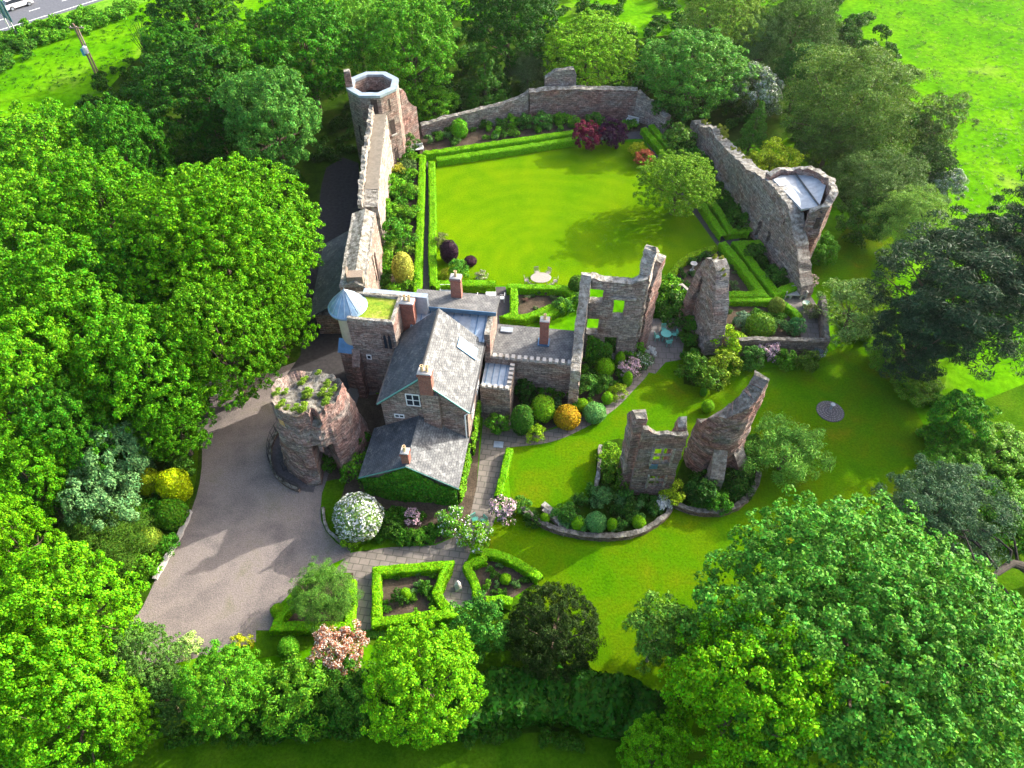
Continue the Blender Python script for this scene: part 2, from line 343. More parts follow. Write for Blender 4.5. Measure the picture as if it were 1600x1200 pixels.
sheet('gravel_drive', G([(560, 255), (510, 262), (498, 330), (480, 430), (478, 560), (345, 592), (318, 625), (308, 665), (316, 705), (312, 755), (300, 795), (283, 835), (262, 872), (243, 905), (222, 950), (180, 1010), (220, 1045), (330, 1022), (400, 1003), (423, 990), (432, 950), (480, 905), (522, 880), (548, 862), (512, 828), (505, 792), (520, 748), (560, 740), (600, 640), (560, 560), (560, 420)]), .010, GRAVEL, 2)
sheet('drive_shade_sheet', G([(560, 255), (510, 262), (498, 330), (480, 430), (470, 555), (440, 600), (540, 612), (562, 560), (560, 420)]), .0125, DRIVE_SHADE, 2)  # shade of the upper drive put into a dark sheet over the gravel
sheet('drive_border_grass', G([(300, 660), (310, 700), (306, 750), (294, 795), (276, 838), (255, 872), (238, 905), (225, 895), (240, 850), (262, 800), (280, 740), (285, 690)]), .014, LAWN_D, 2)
sheet('house_border', G([(512, 744), (503, 792), (511, 828), (546, 860), (600, 853), (680, 850), (722, 832), (738, 800), (745, 760), (752, 640), (700, 600), (560, 620), (540, 700)]), .016, SOIL, 1)
sheet('border_turf', G([(510, 752), (501, 795), (509, 830), (548, 862), (600, 856), (660, 852), (650, 842), (590, 842), (540, 830), (527, 795), (540, 755)]), .020, LAWN_D, 2)
sheet('flagged_path', G([(546, 864), (610, 855), (680, 852), (722, 834), (736, 800), (745, 760), (752, 690), (756, 640), (800, 640), (812, 690), (795, 700), (785, 760), (778, 800), (766, 830), (742, 846), (728, 880), (745, 920), (738, 948), (706, 950), (688, 925), (700, 885), (590, 890), (582, 892), (582, 990), (552, 990), (552, 895), (520, 896)]), .020, FLAGS)
sheet('curved_path', [*smooth_loop(G([(785, 700), (860, 691), (915, 668), (960, 640), (990, 610), (1012, 585), (1022, 560)]), 5, False), *smooth_loop(G([(1012, 552), (1006, 572), (985, 596), (955, 622), (912, 650), (860, 672), (790, 684)]), 5, False)], .024, FLAGS)
sheet('patio', G([(1010, 498), (1060, 498), (1070, 530), (1064, 562), (1040, 566), (1024, 584), (1004, 580), (1010, 545)]), .016, PATIO)
sheet('terrace_bed', G([(920, 520), (1008, 520), (1012, 575), (985, 600), (950, 625), (905, 652), (855, 672), (790, 688), (780, 620), (900, 600)]), .018, SOIL)
sheet('patio_bed', G([(1010, 430), (1130, 440), (1140, 560), (1125, 612), (1068, 600), (1068, 500), (1010, 498)]), .0135, WOODFLOOR)
sheet('west_border', G([(600, 228), (656, 235), (652, 462), (575, 470), (580, 400), (598, 300)]), .018, SOIL)
sheet('north_border', G([(628, 205), (800, 188), (1010, 188), (1008, 212), (900, 208), (780, 222), (668, 244), (640, 240)]), .018, SOIL)
sheet('courtyard_path', G([(655, 243), (668, 243), (675, 440), (680, 452), (790, 448), (792, 462), (905, 445), (920, 480), (780, 520), (645, 520)]), .017, PATH_D)
sheet('upper_path', G([(655, 250), (662, 240), (905, 214), (1000, 205), (1012, 195), (1020, 205), (1075, 270), (1130, 340), (1180, 410), (1218, 468), (1210, 474), (1192, 468), (1116, 378), (1060, 300), (1006, 217), (905, 220), (680, 246)]), .021, PATH_D)
sheet('east_border', G([(1020, 200), (1075, 205), (1120, 265), (1180, 370), (1245, 462), (1220, 470), (1130, 345)]), .019, WOODFLOOR)
sheet('round_bed', G([(1042, 440), (1060, 410), (1090, 392), (1120, 386), (1140, 395), (1200, 458), (1120, 462)]), .018, SOIL)
sheet('terrace_path', G([(1110, 466), (1215, 466), (1262, 455), (1278, 480), (1280, 528), (1252, 528), (1240, 490), (1215, 472), (1110, 474)]), .022, PATIO)
sheet('terrace_garden', G([(1120, 474), (1212, 474), (1240, 495), (1252, 528), (1150, 528), (1118, 545)]), .0185, SOIL)
sheet('ruin_bed', [*smooth_loop(G([(800, 790), (860, 795), (905, 785), (930, 765), (935, 700), (985, 690), (1040, 770), (1080, 700), (1160, 690), (1183, 745), (1175, 770), (1150, 793), (1120, 803), (1080, 801), (1045, 790), (1042, 808), (1000, 833), (950, 841), (895, 836), (850, 823)]), 3)], .016, WOODFLOOR)
sheet('lower_rose_bed', G([(594, 892), (700, 886), (688, 925), (712, 962), (590, 970)]), .024, SOIL)
sheet('fan_bed', G([(735, 880), (765, 862), (810, 880), (845, 905), (800, 935), (752, 938)]), .024, SOIL)
sheet('juniper_bed', G([(440, 970), (470, 915), (552, 895), (548, 985), (430, 985)]), .022, SOIL)
sheet('upper_rose_bed', G([(815, 452), (905, 462), (820, 502), (803, 500)]), .023, SOIL)
# the road in the far corner
R0 = at(0, 47.5); R1 = at(152, .01)
rd = Vector((R1[0] - R0[0], R1[1] - R0[1])).normalized(); rn = Vector((-rd.y, rd.x))
def strip(a, b, o0, o1):
    p = Vector(R0)
    return [tuple(p + rd * s + rn * o) for s, o in ((a, o0), (b, o0), (b, o1), (a, o1))]
sheet('road_verge', strip(-60, 200, -6.5, 14), .016, VERGE)
sheet('road', strip(-60, 200, -.9, 8.3), .022, ASPHALT)
sheet('road_edge_line', strip(-60, 200, .0, .16), .027, WHITE_PAINT)
for k in range(12):
    sheet('road_centre_line', strip(.7 + (k - 3) * 5.2, 2.4 + (k - 3) * 5.2, 3.55, 3.72), .027, WHITE_PAINT)

# ------------------------------------------------------------------ masonry
rnd = random.Random(7)
def interp(prof, t):
    for (a, za), (b, zb) in zip(prof, prof[1:]):
        if t <= b: return za + (zb - za) * (t - a) / max(b - a, 1e-6)
    return prof[-1][1]
def masonry(name, path, thick, top, m=None, parent=None, base=-.05, cell=.4, rag=.18, jit=.05, openings=(), closed=False, batter=0., crenel=None, seed=0):
    P = [Vector(p) for p in path]
    if closed: P = P + [P[0]]
    cum = [0]
    for a, b in zip(P, P[1:]): cum.append(cum[-1] + (b - a).length)
    Lt = cum[-1]
    ss = set(cum)
    for a, b in zip(cum, cum[1:]):
        k = max(1, round((b - a) / cell))
        ss |= {a + (b - a) * i / k for i in range(k + 1)}
    for o in openings: ss |= {o[0], o[1]}
    if crenel:
        k = int(Lt / crenel[0]); ss |= {Lt * i / k for i in range(k + 1)} | {Lt * (i + .5) / k for i in range(k + 1)}
    ss = sorted(s for s in ss if -1e-6 <= s <= Lt + 1e-6)
    S = [ss[0]]
    for s in ss[1:]:
        if s - S[-1] > .03: S.append(s)
    if closed and Lt - S[-1] < .05: S.pop()
    if isinstance(top, (int, float)): top = [(0, top), (1, top)]
    def cen(s):
        for i in range(len(cum) - 1):
            if s <= cum[i + 1] + 1e-6: break
        f = (s - cum[i]) / max(cum[i + 1] - cum[i], 1e-6)
        p = P[i].lerp(P[i + 1], f); d = (P[i + 1] - P[i]).normalized()
        if f < .02 or f > .98:
            j = i - 1 if f < .02 else i + 1
            if closed: j %= len(P) - 1
            if 0 <= j < len(P) - 1:
                d2 = (P[j + 1] - P[j]).normalized(); d = (d + d2).normalized()
        return p, Vector((-d.y, d.x))
    tops = []
    for s in S:
        z = interp(top, s / Lt) + rag * (noise.noise(Vector((s * 1.3, seed * 7.1, 0))) + .6 * noise.noise(Vector((s * 4.1, seed * 3.3, 5))))
        tops.append(z)
    zmax = max(tops) + (crenel[1] if crenel else 0)
    zs = {base, zmax}
    k = max(2, round((zmax - base) / cell)); zs |= {base + (zmax - base) * i / k for i in range(k + 1)}
    for o in openings: zs |= {o[2], o[3]}
    zz = sorted(zs); Z = [zz[0]]
    for z in zz[1:]:
        if z - Z[-1] > .03: Z.append(z)
    nS, nZ = len(S), len(Z); nC = nS if closed else nS - 1
    cren = (lambda sm: (int(sm / (crenel[0] * .5)) % 2 == 0)) if crenel else None
    def ctop(i): return min(tops[i], tops[(i + 1) % nS])
    solid = np.zeros((nC, nZ - 1), bool)
    for i in range(nC):
        s0 = S[i]; s1 = S[(i + 1) % nS] if not (closed and i == nS - 1) else Lt
        sm = (s0 + s1) / 2
        for j in range(nZ - 1):
            zm = (Z[j] + Z[j + 1]) / 2
            lim = max(tops[i], tops[(i + 1) % nS]) + (crenel[1] if crenel and cren(sm) else 0)
            ok = Z[j] < lim - .04
            for o in openings:
                if o[0] < sm < o[1] and o[2] < zm < o[3]: ok = False
            solid[i, j] = ok
    V = []; idx = {}
    op_z = {o[2] for o in openings} | {o[3] for o in openings}
    def vid(i, j, side):
        i %= nS
        key = (i, j, side)
        if key in idx: return idx[key]
        p, n = cen(S[i]); z = Z[j]; lim = tops[i] + (crenel[1] if crenel else 0)
        z = min(z, lim) if not crenel else z
        w = thick / 2 + batter * (1 - (z - base) / max(zmax - base, .1))
        q = p + n * (w if side else -w)
        a = jit * 1.6
        v = Vector((q.x, q.y, z)); e = v * 1.7 + Vector((seed, 0, 0))
        v += Vector((noise.noise(e), noise.noise(e + Vector((9, 3, 1))), .6 * noise.noise(e + Vector((3, 8, 7))))) * a
        v += Vector((rnd.uniform(-1, 1), rnd.uniform(-1, 1), rnd.uniform(-1, 1))) * jit * .6
        if j == 0: v.z = base
        idx[key] = len(V); V.append(v); return idx[key]
    Fc = []
    for i in range(nC):
        for j in range(nZ - 1):
            if not solid[i, j]: continue
            a = (i, j), (i + 1, j), (i + 1, j + 1), (i, j + 1)
            Fc.append(tuple(vid(*q, 0) for q in a)); Fc.append(tuple(vid(*q, 1) for q in a[::-1]))
            def nb(x, y):
                if closed: x %= nC
                return 0 <= x < nC and 0 <= y < nZ - 1 and solid[x, y]
            for (dx, dy, e0, e1) in ((0, 1, a[3], a[2]), (0, -1, a[1], a[0]), (-1, 0, a[0], a[3]), (1, 0, a[2], a[1])):
                if not nb(i + dx, j + dy): Fc.append((vid(*e0, 0), vid(*e1, 0), vid(*e1, 1), vid(*e0, 1)))
    org = None if parent else (P[0].x, P[0].y, 0)
    return mk(name, V, Fc, m or STONE, parent, org)
def window(parent, p0, p1, z0, z1, out, nx=2, ny=2, fr=.07, name='window', m=None):
    "framed window on a wall plane p0-p1, out = outward offset"
    a, b = Vector((*p0, 0)), Vector((*p1, 0)); d = (b - a).normalized(); L = (b - a).length; n = Vector((d.y, -d.x, 0))
    rz = math.atan2(d.y, d.x); mb = MB()
    def bar(s0, s1, za, zb, t=.06, o=0.0):
        c = a + d * (s0 + s1) / 2 + n * (out + o); mb.box((c.x, c.y, za), (s1 - s0, t, zb - za), rz)
    bar(0, fr, z0, z1); bar(L - fr, L, z0, z1); bar(fr, L - fr, z0, z0 + fr); bar(fr, L - fr, z1 - fr, z1)
    for k in range(1, nx): bar(L * k / nx - fr / 2, L * k / nx + fr / 2, z0 + fr, z1 - fr, .05)
    for k in range(1, ny): bar(fr, L - fr, z0 + (z1 - z0) * k / ny - fr / 2.4, z0 + (z1 - z0) * k / ny + fr / 2.4, .046)
    w = mb.build(name, m or WHITE_PAINT, parent)
    g = MB(); c = a + d * L / 2 + n * (out - .015); g.box((c.x, c.y, z0 + fr * .5), (L - fr, .02, z1 - z0 - fr), rz)
    g.build('pane', GLASS, w); return w
def chimney(parent, c, d, z0, z1, rz, pots, m=BRICK):
    mb = MB(); mb.box((*c, z0), (d[0], d[1], z1 - z0 - .3), rz, .96)
    mb.box((*c, z1 - .3), (d[0] + .10, d[1] + .10, .14), rz); mb.box((*c, z1 - .16), (d[0] + .02, d[1] + .02, .12), rz)
    o = mb.build('chimney', m, parent)
    cp = MB(); cp.box((*c, z1 - .04), (d[0] + .06, d[1] + .06, .07), rz, .85); cp.build('mortar_cap', PALES, o)
    for k in range(pots):
        off = (k - (pots - 1) / 2) * .36; x, y = c[0] + off * math.cos(rz), c[1] + off * math.sin(rz)
        pb = MB(); pb.lathe((x, y, z1 + .03), [(.13, 0), (.15, .08), (.115, .1), (.10, .42), (.125, .44), (.125, .5), (.08, .5), (.08, .3)], 10)
        pb.build('chimney_pot', CLAY, o, smooth=False)
    return o

# ------------------------------------------------------------------ the house
GX, GY = -6.41, 32.4; HR = math.atan2(-.1274, .9919)
UX, UY = Vector((.9919, -.1274)), Vector((.1274, .9919))
def h(x, y, z=None):
    p = Vector((GX, GY)) + UX * x + UY * y
    return (p.x, p.y) if z is None else (p.x, p.y, z)
house = thing('manor_house', 'stone house with a steep lichened slate roof, skylight and brick chimney on its gable', 'house', (GX, GY, 0), HR)
# main range
def gable_wall(name, x0, x1, y, th, ze, za, parent, m, xa=0):
    V = []
    for yy in (y, y + th):
        V += [h(x0, yy, -.05), h(x1, yy, -.05), h(x1, yy, ze), h(xa, yy, za), h(x0, yy, ze)]
    Fc = [(0, 1, 2, 3, 4), (9, 8, 7, 6, 5), (1, 0, 5, 6), (2, 1, 6, 7), (3, 2, 7, 8), (4, 3, 8, 9), (0, 4, 9, 5)]
    return mk(name, V, Fc, m, parent)
gable_wall('gable_wall', -3.2, 3.2, 0, .45, 5.9, 8.85, house, STONE_W)
gable_wall('gable_wall', -3.2, 3.2, 6.4, .4, 5.9, 8.85, house, STONE_G)
for sx, mm in ((-1, STONE_G), (1, STONE_W)):
    MB().prism([h(sx * 3.2, .452), h(sx * 3.2, 6.398), h(sx * 2.8, 6.398), h(sx * 2.8, .452)], -.05, 5.95).build('wall', mm, house)
for sx in (-1, 1):
    roof = slab('roof', [h(sx * 3.42, -.22, 5.78), h(sx * 3.42, 6.95, 5.78), h(0, 6.95, 9.02), h(0, -.22, 9.02)], .13, SLATE if sx > 0 else SLATE_D, house)  # left slope's shade put into its darker slate
    if sx == 1:
        # rooflight on the sunny slope
        def rp(x, y, off): return h(x, y, 9.02 - x / 3.42 * 3.24 + off)
        sk = slab('skylight', [rp(3.1, 4.6, .14), rp(3.1, 5.7, .14), rp(1.75, 5.7, .14), rp(1.75, 4.6, .14)], .12, LEAD_B, roof)
        slab('pane', [rp(3.0, 4.72, .16), rp(3.0, 5.58, .16), rp(1.85, 5.58, .16), rp(1.85, 4.72, .16)], .03, LEAD_W, sk)
rg = MB(); rg.box(h(0, 3.36, 9.0), (.16, 7.1, .07), HR, .6); rg.build('ridge_tiles', SLATE_F, house)
for sx in (-1, 1):
    a, b = Vector(h(sx * 3.44, -.26, 5.68)), Vector(h(0, -.26, 8.93))
    c, d = Vector(h(sx * 3.44, -.18, 5.68)), Vector(h(0, -.18, 8.93)); up = Vector((0, 0, .13))
    mk('bargeboard', [a, b, b + up, a + up, c, d, d + up, c + up], [(0, 1, 2, 3), (7, 6, 5, 4), (0, 4, 5, 1), (1, 5, 6, 2), (2, 6, 7, 3), (3, 7, 4, 0)], GREENP, house)
    gt = MB(); gt.tube([h(sx * 3.47, -.2, 5.72), h(sx * 3.47, 6.9, 5.72)], .07, 6); gt.build('gutter', IRON, house)
br = MB(); br.prism([h(.0, -.34), h(1.25, -.34), h(1.25, .0), h(.0, .0)], -.05, 7.5); br.build('chimney_breast', STONE_W, house)
chimney(house, h(.45, -.05), (.95, .62), 7.5, 9.75, HR, 2)
window(house, h(-1.25, 0), h(-.2, 0), 5.75, 7.05, .03)
window(house, h(-2.35, 0), h(-1.6, 0), 4.15, 4.55, .03, 2, 1)
dp = MB(); dp.tube([h(3.02, -.08, 0), h(3.02, -.08, 5.3), h(3.3, -.12, 5.6)], .05, 6); dp.build('drainpipe', WHITE_PAINT, house)
for yy in (1.2, 3.6):
    window(house, h(3.2, yy), h(3.2, yy + 1.0), 3.2, 4.5, .03)
# front range with its ivy
gable_wall('front_wall', -3.9, 2.95, -4.2, .4, 2.55, 4.45, house, STONE_G, -.45)
for x0, x1, mm in ((-3.9, -3.55, STONE_G), (2.6, 2.95, STONE_W)):
    MB().prism([h(x0, -3.798), h(x1, -3.798), h(x1, -.002), h(x0, -.002)], -.05, 2.5).build('wall', mm, house)
for xe in (-4.2, 3.2):
    slab('roof', [h(xe, -4.5, 2.45), h(xe, -.003, 2.45), h(-.45, -.003, 4.62), h(-.45, -4.5, 4.62)], .12, SLATE if xe > 0 else SLATE_D, house)  # shaded left slope painted with the darker slate again
    a, b = Vector(h(xe, -4.54, 2.30)), Vector(h(-.45, -4.54, 4.48)); c, d = Vector(h(xe, -4.49, 2.30)), Vector(h(-.45, -4.49, 4.48)); up = Vector((0, 0, .11))
    mk('bargeboard', [a, b, b + up, a + up, c, d, d + up, c + up], [(0, 1, 2, 3), (7, 6, 5, 4), (0, 4, 5, 1), (1, 5, 6, 2), (2, 6, 7, 3), (3, 7, 4, 0)], GREENP, house)
chimney(house, h(-.5, -4.0), (.55, .55), 4.0, 5.75, HR, 1)
# rear range: slate strip over a lead roof with seams
MB().prism([h(-2.45, 9.0), h(3.85, 9.0), h(3.85, 10.7), h(-2.45, 10.7)], -.05, 7.0).build('rear_wall', STONE_W, house)
MB().prism([h(3.4, 6.85), h(3.85, 6.85), h(3.85, 8.99), h(3.4, 8.99)], -.05, 6.75).build('rear_wall', STONE_W, house)
slab('rear_roof', [h(-2.7, 8.75, 7.35), h(4.1, 8.75, 7.35), h(4.1, 10.95, 7.12), h(-2.7, 10.95, 7.12)], .2, SLATE_F, house)
fs = MB(); fs.prism([h(-2.68, 8.68), h(4.08, 8.68), h(4.08, 8.74), h(-2.68, 8.74)], 7.0, 7.38); fs.build('fascia', LEAD_B, house)
ld = slab('lead_roof', [h(-2.6, 6.6, 6.15), h(3.42, 6.6, 6.15), h(3.42, 8.98, 6.78), h(-2.6, 8.98, 6.78)], .12, LEAD, house)
sm = MB()
for k in range(10):
    x = -2.5 + k * .64; sm.tube([h(x, 6.62, 6.18), h(x, 8.9, 6.79)], .04, 5)
sm.build('lead_roll', LEAD_B, ld)
for x in (-1.6, 1.2):
    slab('rooflight', [h(x, 7.3, 6.42), h(x + .9, 7.3, 6.42), h(x + .9, 8.6, 6.76), h(x, 8.6, 6.76)], .06, LEAD_W, ld)
chimney(house, h(.65, 10.5), (.85, .62), 7.0, 9.2, HR, 1)
chimney(house, h(-2.72, 7.9), (1.05, .75), 5.5, 8.6, HR, 2)

# tower block with planted roof and lead-capped turret
tb = thing('stone_tower_block', 'square stone tower block with planted green roof and a round turret under a blue cone', 'tower', h(-5, 6.8, 0), HR)
TZ = 8.3
MB().prism([h(-6.85, 5.45), h(-3.25, 5.45), h(-3.25, 8.5), h(-6.85, 8.5)], -.05, TZ).build('wall', STONE_G, tb)
pr = masonry('parapet', [h(-6.72, 5.58), h(-3.38, 5.58), h(-3.38, 8.37), h(-6.72, 8.37)], .26, TZ + .28, STONE_P, tb, base=TZ - .02, closed=True, rag=.04, jit=.015)
sheetv = [h(-6.55, 5.75, TZ + .06), h(-3.5, 5.75, TZ + .06), h(-3.5, 8.2, TZ + .06), h(-6.55, 8.2, TZ + .06)]
mk('planted_roof', sheetv + [(x, y, TZ + .001) for x, y, z in sheetv], [(0, 1, 2, 3), (0, 4, 5, 1), (1, 5, 6, 2), (2, 6, 7, 3), (3, 7, 4, 0)], SEDUM, tb)
lc = MB(); lc.prism([h(-6.4, 8.51), h(-1.3, 8.51), h(-1.3, 9.0), h(-6.4, 9.0)], 6.0, TZ + .2); lc.build('lead_gutter', LEAD, tb)
# arched window recess, small windows
def arched(parent, x0, x1, y, z0, z1, m=DARK, off=-.02):
    n = 8; pts = [(x0, z0), (x1, z0)] + [(x1 + (x0 - x1) * (.5 - .5 * math.cos(math.pi * k / n)), z1 - .5 + .5 * math.sin(math.pi * k / n) ** .8) for k in range(n + 1)]
    V = [h(x, y + off, z) for x, z in pts] + [h(x, y + off + .1, z) for x, z in pts]; k = len(pts)
    return mk('arched_window', V, [tuple(range(k)), tuple(range(2 * k - 1, k - 1, -1))] + [(i, (i + 1) % k, k + (i + 1) % k, k + i) for i in range(k)], m, parent)
arched(tb, -4.4, -3.45, 5.45, 5.5, 7.4, STONE_L, -.03)
arched(tb, -4.22, -3.99, 5.45, 5.7, 7.15, GLASS, -.06); arched(tb, -3.86, -3.63, 5.45, 5.7, 7.15, GLASS, -.06)
window(tb, h(-5.9, 5.45), h(-5.5, 5.45), 4.2, 4.7, .03, 1, 1)
bt = MB()
bt.prism([h(-7.0, 4.7), h(-6.35, 4.7), h(-6.35, 5.44), h(-7.0, 5.44)], -.05, 3.9)
bt.add([h(-7.0, 4.7, 3.9), h(-6.35, 4.7, 3.9), h(-6.35, 5.44, 3.9), h(-7.0, 5.44, 3.9), h(-7.0, 5.44, 5.2), h(-6.35, 5.44, 5.2)], [(0, 1, 5, 4), (1, 2, 5), (0, 4, 3)])
bt.build('buttress', STONE, tb)
tx, ty = h(-7.2, 7.0)
MB().prism([h(-8.2, 5.7), h(-6.86, 5.6), h(-6.86, 8.3), h(-8.2, 8.2)], -.05, 4.6).build('stair_base', STONE, tb)
slab('lead_skirt', [h(-8.3, 5.55, 4.5), h(-6.87, 5.5, 4.5), h(-6.87, 6.4, 5.3), h(-8.3, 6.4, 5.3)], .1, LEAD_B, tb)
tr = MB(); tr.lathe((tx, ty, 4.5), [(.98, 0), (.98, 3.6), (1.02, 3.75)], 24); tur = tr.build('turret', RENDER, tb, smooth=False)
cp = MB(); cp.lathe((tx, ty, 8.2), [(1.2, -.05), (1.52, 0), (1.53, .16), (1.42, .24), (1.15, .62), (.6, 1.22), (.05, 1.78)], 28); cap = cp.build('conical_cap', LEAD_C, tb)
sr = MB()
for k in range(16):
    a = 2 * math.pi * k / 16; sr.tube([(tx + r_ * math.cos(a), ty + r_ * math.sin(a), 8.2 + z_) for r_, z_ in ((1.43, .24), (1.16, .63), (.61, 1.23), (.05, 1.8))], .028, 4)
sr.lathe((tx, ty, 9.88), [(.07, 0), (.11, .1), (.03, .22), (.015, .5)], 8); sr.build('lead_roll', LEAD, cap)
def round_window(parent, a, r, z0, z1, w):
    c = (tx + r * math.cos(a), ty + r * math.sin(a)); mb = MB(); mb.box((*c, z0), (w, .1, z1 - z0), a + math.pi / 2); o = mb.build('window', WHITE_PAINT, parent)
    c = (tx + (r + .04) * math.cos(a), ty + (r + .04) * math.sin(a)); g = MB(); g.box((*c, z0 + .06), (w - .12, .06, z1 - z0 - .12), a + math.pi / 2); g.build('pane', GLASS, o)
round_window(tb, -1.35, .97, 5.35, 5.95, .42)

# battlemented wing and link
wing = thing('flat_roofed_wing', 'low stone wing with a flat grey roof, small battlements and one tall brick chimney', 'building', h(7.5, 8.8, 0), HR)
masonry('front_wall', [h(3.87, 7.05), h(10.5, 7.05)], .45, 4.12, STONE_W, wing, rag=.02, jit=.02, cell=.31)
mb = MB()
for k in range(13): mb.box(h(4.15 + k * .5, 7.05, 4.1), (.27, .4, .24 + .03 * (k % 2)), HR)
mb.build('battlements', PALES, wing)
MB().prism([h(3.87, 7.28), h(10.5, 7.28), h(10.5, 10.9), h(3.87, 10.9)], -.05, 3.72).build('wall', STONE_W, wing)
slab('flat_roof', [h(3.87, 7.29, 3.85), h(10.5, 7.29, 3.85), h(10.5, 10.95, 3.95), h(3.87, 10.95, 3.95)], .1, SLATE_F, wing)
chimney(wing, h(7.9, 9.3), (.72, .62), 3.8, 6.6, HR, 1)
bs = MB(); bs.box(h(7.9, 9.3, 3.86), (.95, .85, .16), HR); bs.build('lead_flashing', LEAD_B, wing)
bs = MB(); bs.box(h(4.7, 10.3, 3.9), (1.0, .55, .16), HR); bs.build('roof_hatch', LEAD_W, wing)
lk = thing('crenellated_link', 'small crenellated stone porch with a seamed lead roof between house and wing', 'porch', h(4.5, 5.4, 0), HR)
masonry('wall', [h(3.43, 4.15), h(5.65, 4.15), h(5.65, 6.8)], .36, 3.75, STONE_W, lk, rag=.02, jit=.02, cell=.3)
mb = MB()
for k in range(5): mb.box(h(3.7 + k * .46, 4.15, 3.73), (.25, .34, .22), HR)
for k in range(5): mb.box(h(5.65, 4.7 + k * .46, 3.73), (.34, .25, .22), HR)
mb.build('battlements', PALES, lk)
ld = slab('lead_roof', [h(3.44, 4.35, 3.45), h(5.45, 4.35, 3.45), h(5.45, 6.8, 3.55), h(3.44, 6.8, 3.55)], .1, LEAD, lk)
sm = MB()
for k in range(4):
    x = 3.7 + k * .5; sm.tube([h(x, 4.36, 3.48), h(x, 6.75, 3.58)], .035, 5)
sm.build('lead_roll', LEAD_B, ld)
mb = MB(); mb.prism([h(3.44, 4.35), h(5.45, 4.35), h(5.45, 6.8), h(3.44, 6.8)], -.05, 3.3); mb.build('core_wall', STONE_W, lk)
# ------------------------------------------------------------------ north-west tower and west wall
tc = (-15.1, 74.9); nwt = thing('octagonal_tower', 'octagonal stone tower with pale blue coping round its open top and a tall chimney stub', 'tower', (*tc, 0))
oct8 = [(tc[0] + 2.55 * math.cos(math.pi / 8 + k * math.pi / 4), tc[1] + 2.55 * math.sin(math.pi / 8 + k * math.pi / 4)) for k in range(8)]
wl = masonry('wall', oct8, .55, 8.55, STONE_W, nwt, closed=True, rag=0, jit=.025, cell=.5, batter=.08)
cop = masonry('coping', oct8, .72, 8.78, LEAD, nwt, base=8.5, closed=True, rag=0, jit=.012, cell=.8)
MB().prism([(tc[0] + 2.35 * math.cos(math.pi / 8 + k * math.pi / 4), tc[1] + 2.35 * math.sin(math.pi / 8 + k * math.pi / 4)) for k in range(8)], 6.6, 7.0).build('roof_floor', SLATE_D, nwt)
cb = MB(); cb.box((tc[0] - 2.45, tc[1] - .5, 8.6), (.75, .75, 1.75), .2, .9); cb.box((tc[0] - 2.45, tc[1] - .5, 10.33), (.6, .6, .12), .2); cb.build('chimney_stub', STONE, nwt)
def oct_face(k, f0, f1, z0, z1, m, name, off=.34, th=.1, parent=None):
    a, b = Vector(oct8[k]), Vector(oct8[(k + 1) % 8]); d = (b - a).normalized(); n = Vector((d.y, -d.x)); L = (b - a).length
    c = a + d * L * (f0 + f1) / 2 + n * off; mb = MB(); mb.box((c.x, c.y, z0), (L * (f1 - f0), th, z1 - z0), math.atan2(d.y, d.x)); return mb.build(name, m, parent or nwt)
for k, f0, f1, z0, z1 in ((6, .35, .65, 3.9, 5.6), (6, .36, .64, .2, 2.2), (4, .5, .6, 3.2, 5.0)):
    w = oct_face(k, f0, f1, z0, z1, DARK, 'window', .30)
    if k == 6: oct_face(k, f0 - .04, f1 + .04, z0 - .14, z0 - .01, PALES, 'sill', .36, .2, w)
oct_face(6, .48, .54, 6.6, 8.0, DARK, 'arrow_slit', .27)
oct_face(5, .5, .86, 6.5, 8.3, DARK, 'door', .28)
masonry('buttress_wall', [(-12.75, 76.1), (-11.4, 78.3)], .8, [(0, 7.6), (.35, 6.8), (.6, 5.2), (1, 4.3)], STONE, nwt, rag=.3)

ww = thing('west_curtain_wall', 'long pale curtain wall with sloping wall walk and broken parapet running to the octagonal tower', 'castle wall', (-13.8, 57, 0))
wp = [(-13.75, 57.4), (-14.1, 64), (-14.35, 72.0)]
masonry('wall', wp, 1.7, [(0, 5.3), (.15, 5.6), (1, 6.75)], STONE_P, ww, rag=.06, jit=.05)
masonry('parapet', [(-14.55, 57.3), (-14.9, 64), (-15.0, 72.0)], .42, [(0, 5.6), (.2, 6.3), (.5, 6.8), (.8, 7.2), (1, 7.9)], STONE_P, ww, base=5.2, rag=.45, jit=.1, cell=.3, seed=4)
V = []; 
for t, z in ((0.16, 5.66), (.5, 6.14), (1.0, 6.80)):
    y = 57.4 + 14.6 * t; x = -13.75 - .6 * t
    V += [(x - .55, y, z + .02), (x + .72, y, z + .02), (x - .55, y, z - .1), (x + .72, y, z - .1)]
mk('wall_walk', V, [(0, 1, 5, 4), (4, 5, 9, 8), (2, 6, 7, 3), (6, 10, 11, 7), (0, 4, 6, 2), (4, 8, 10, 6), (1, 3, 7, 5), (5, 7, 11, 9), (0, 2, 3, 1), (8, 9, 11, 10)], plain('trodden_stone', (.17, .15, .12), .95, 0, .2, 3), ww)

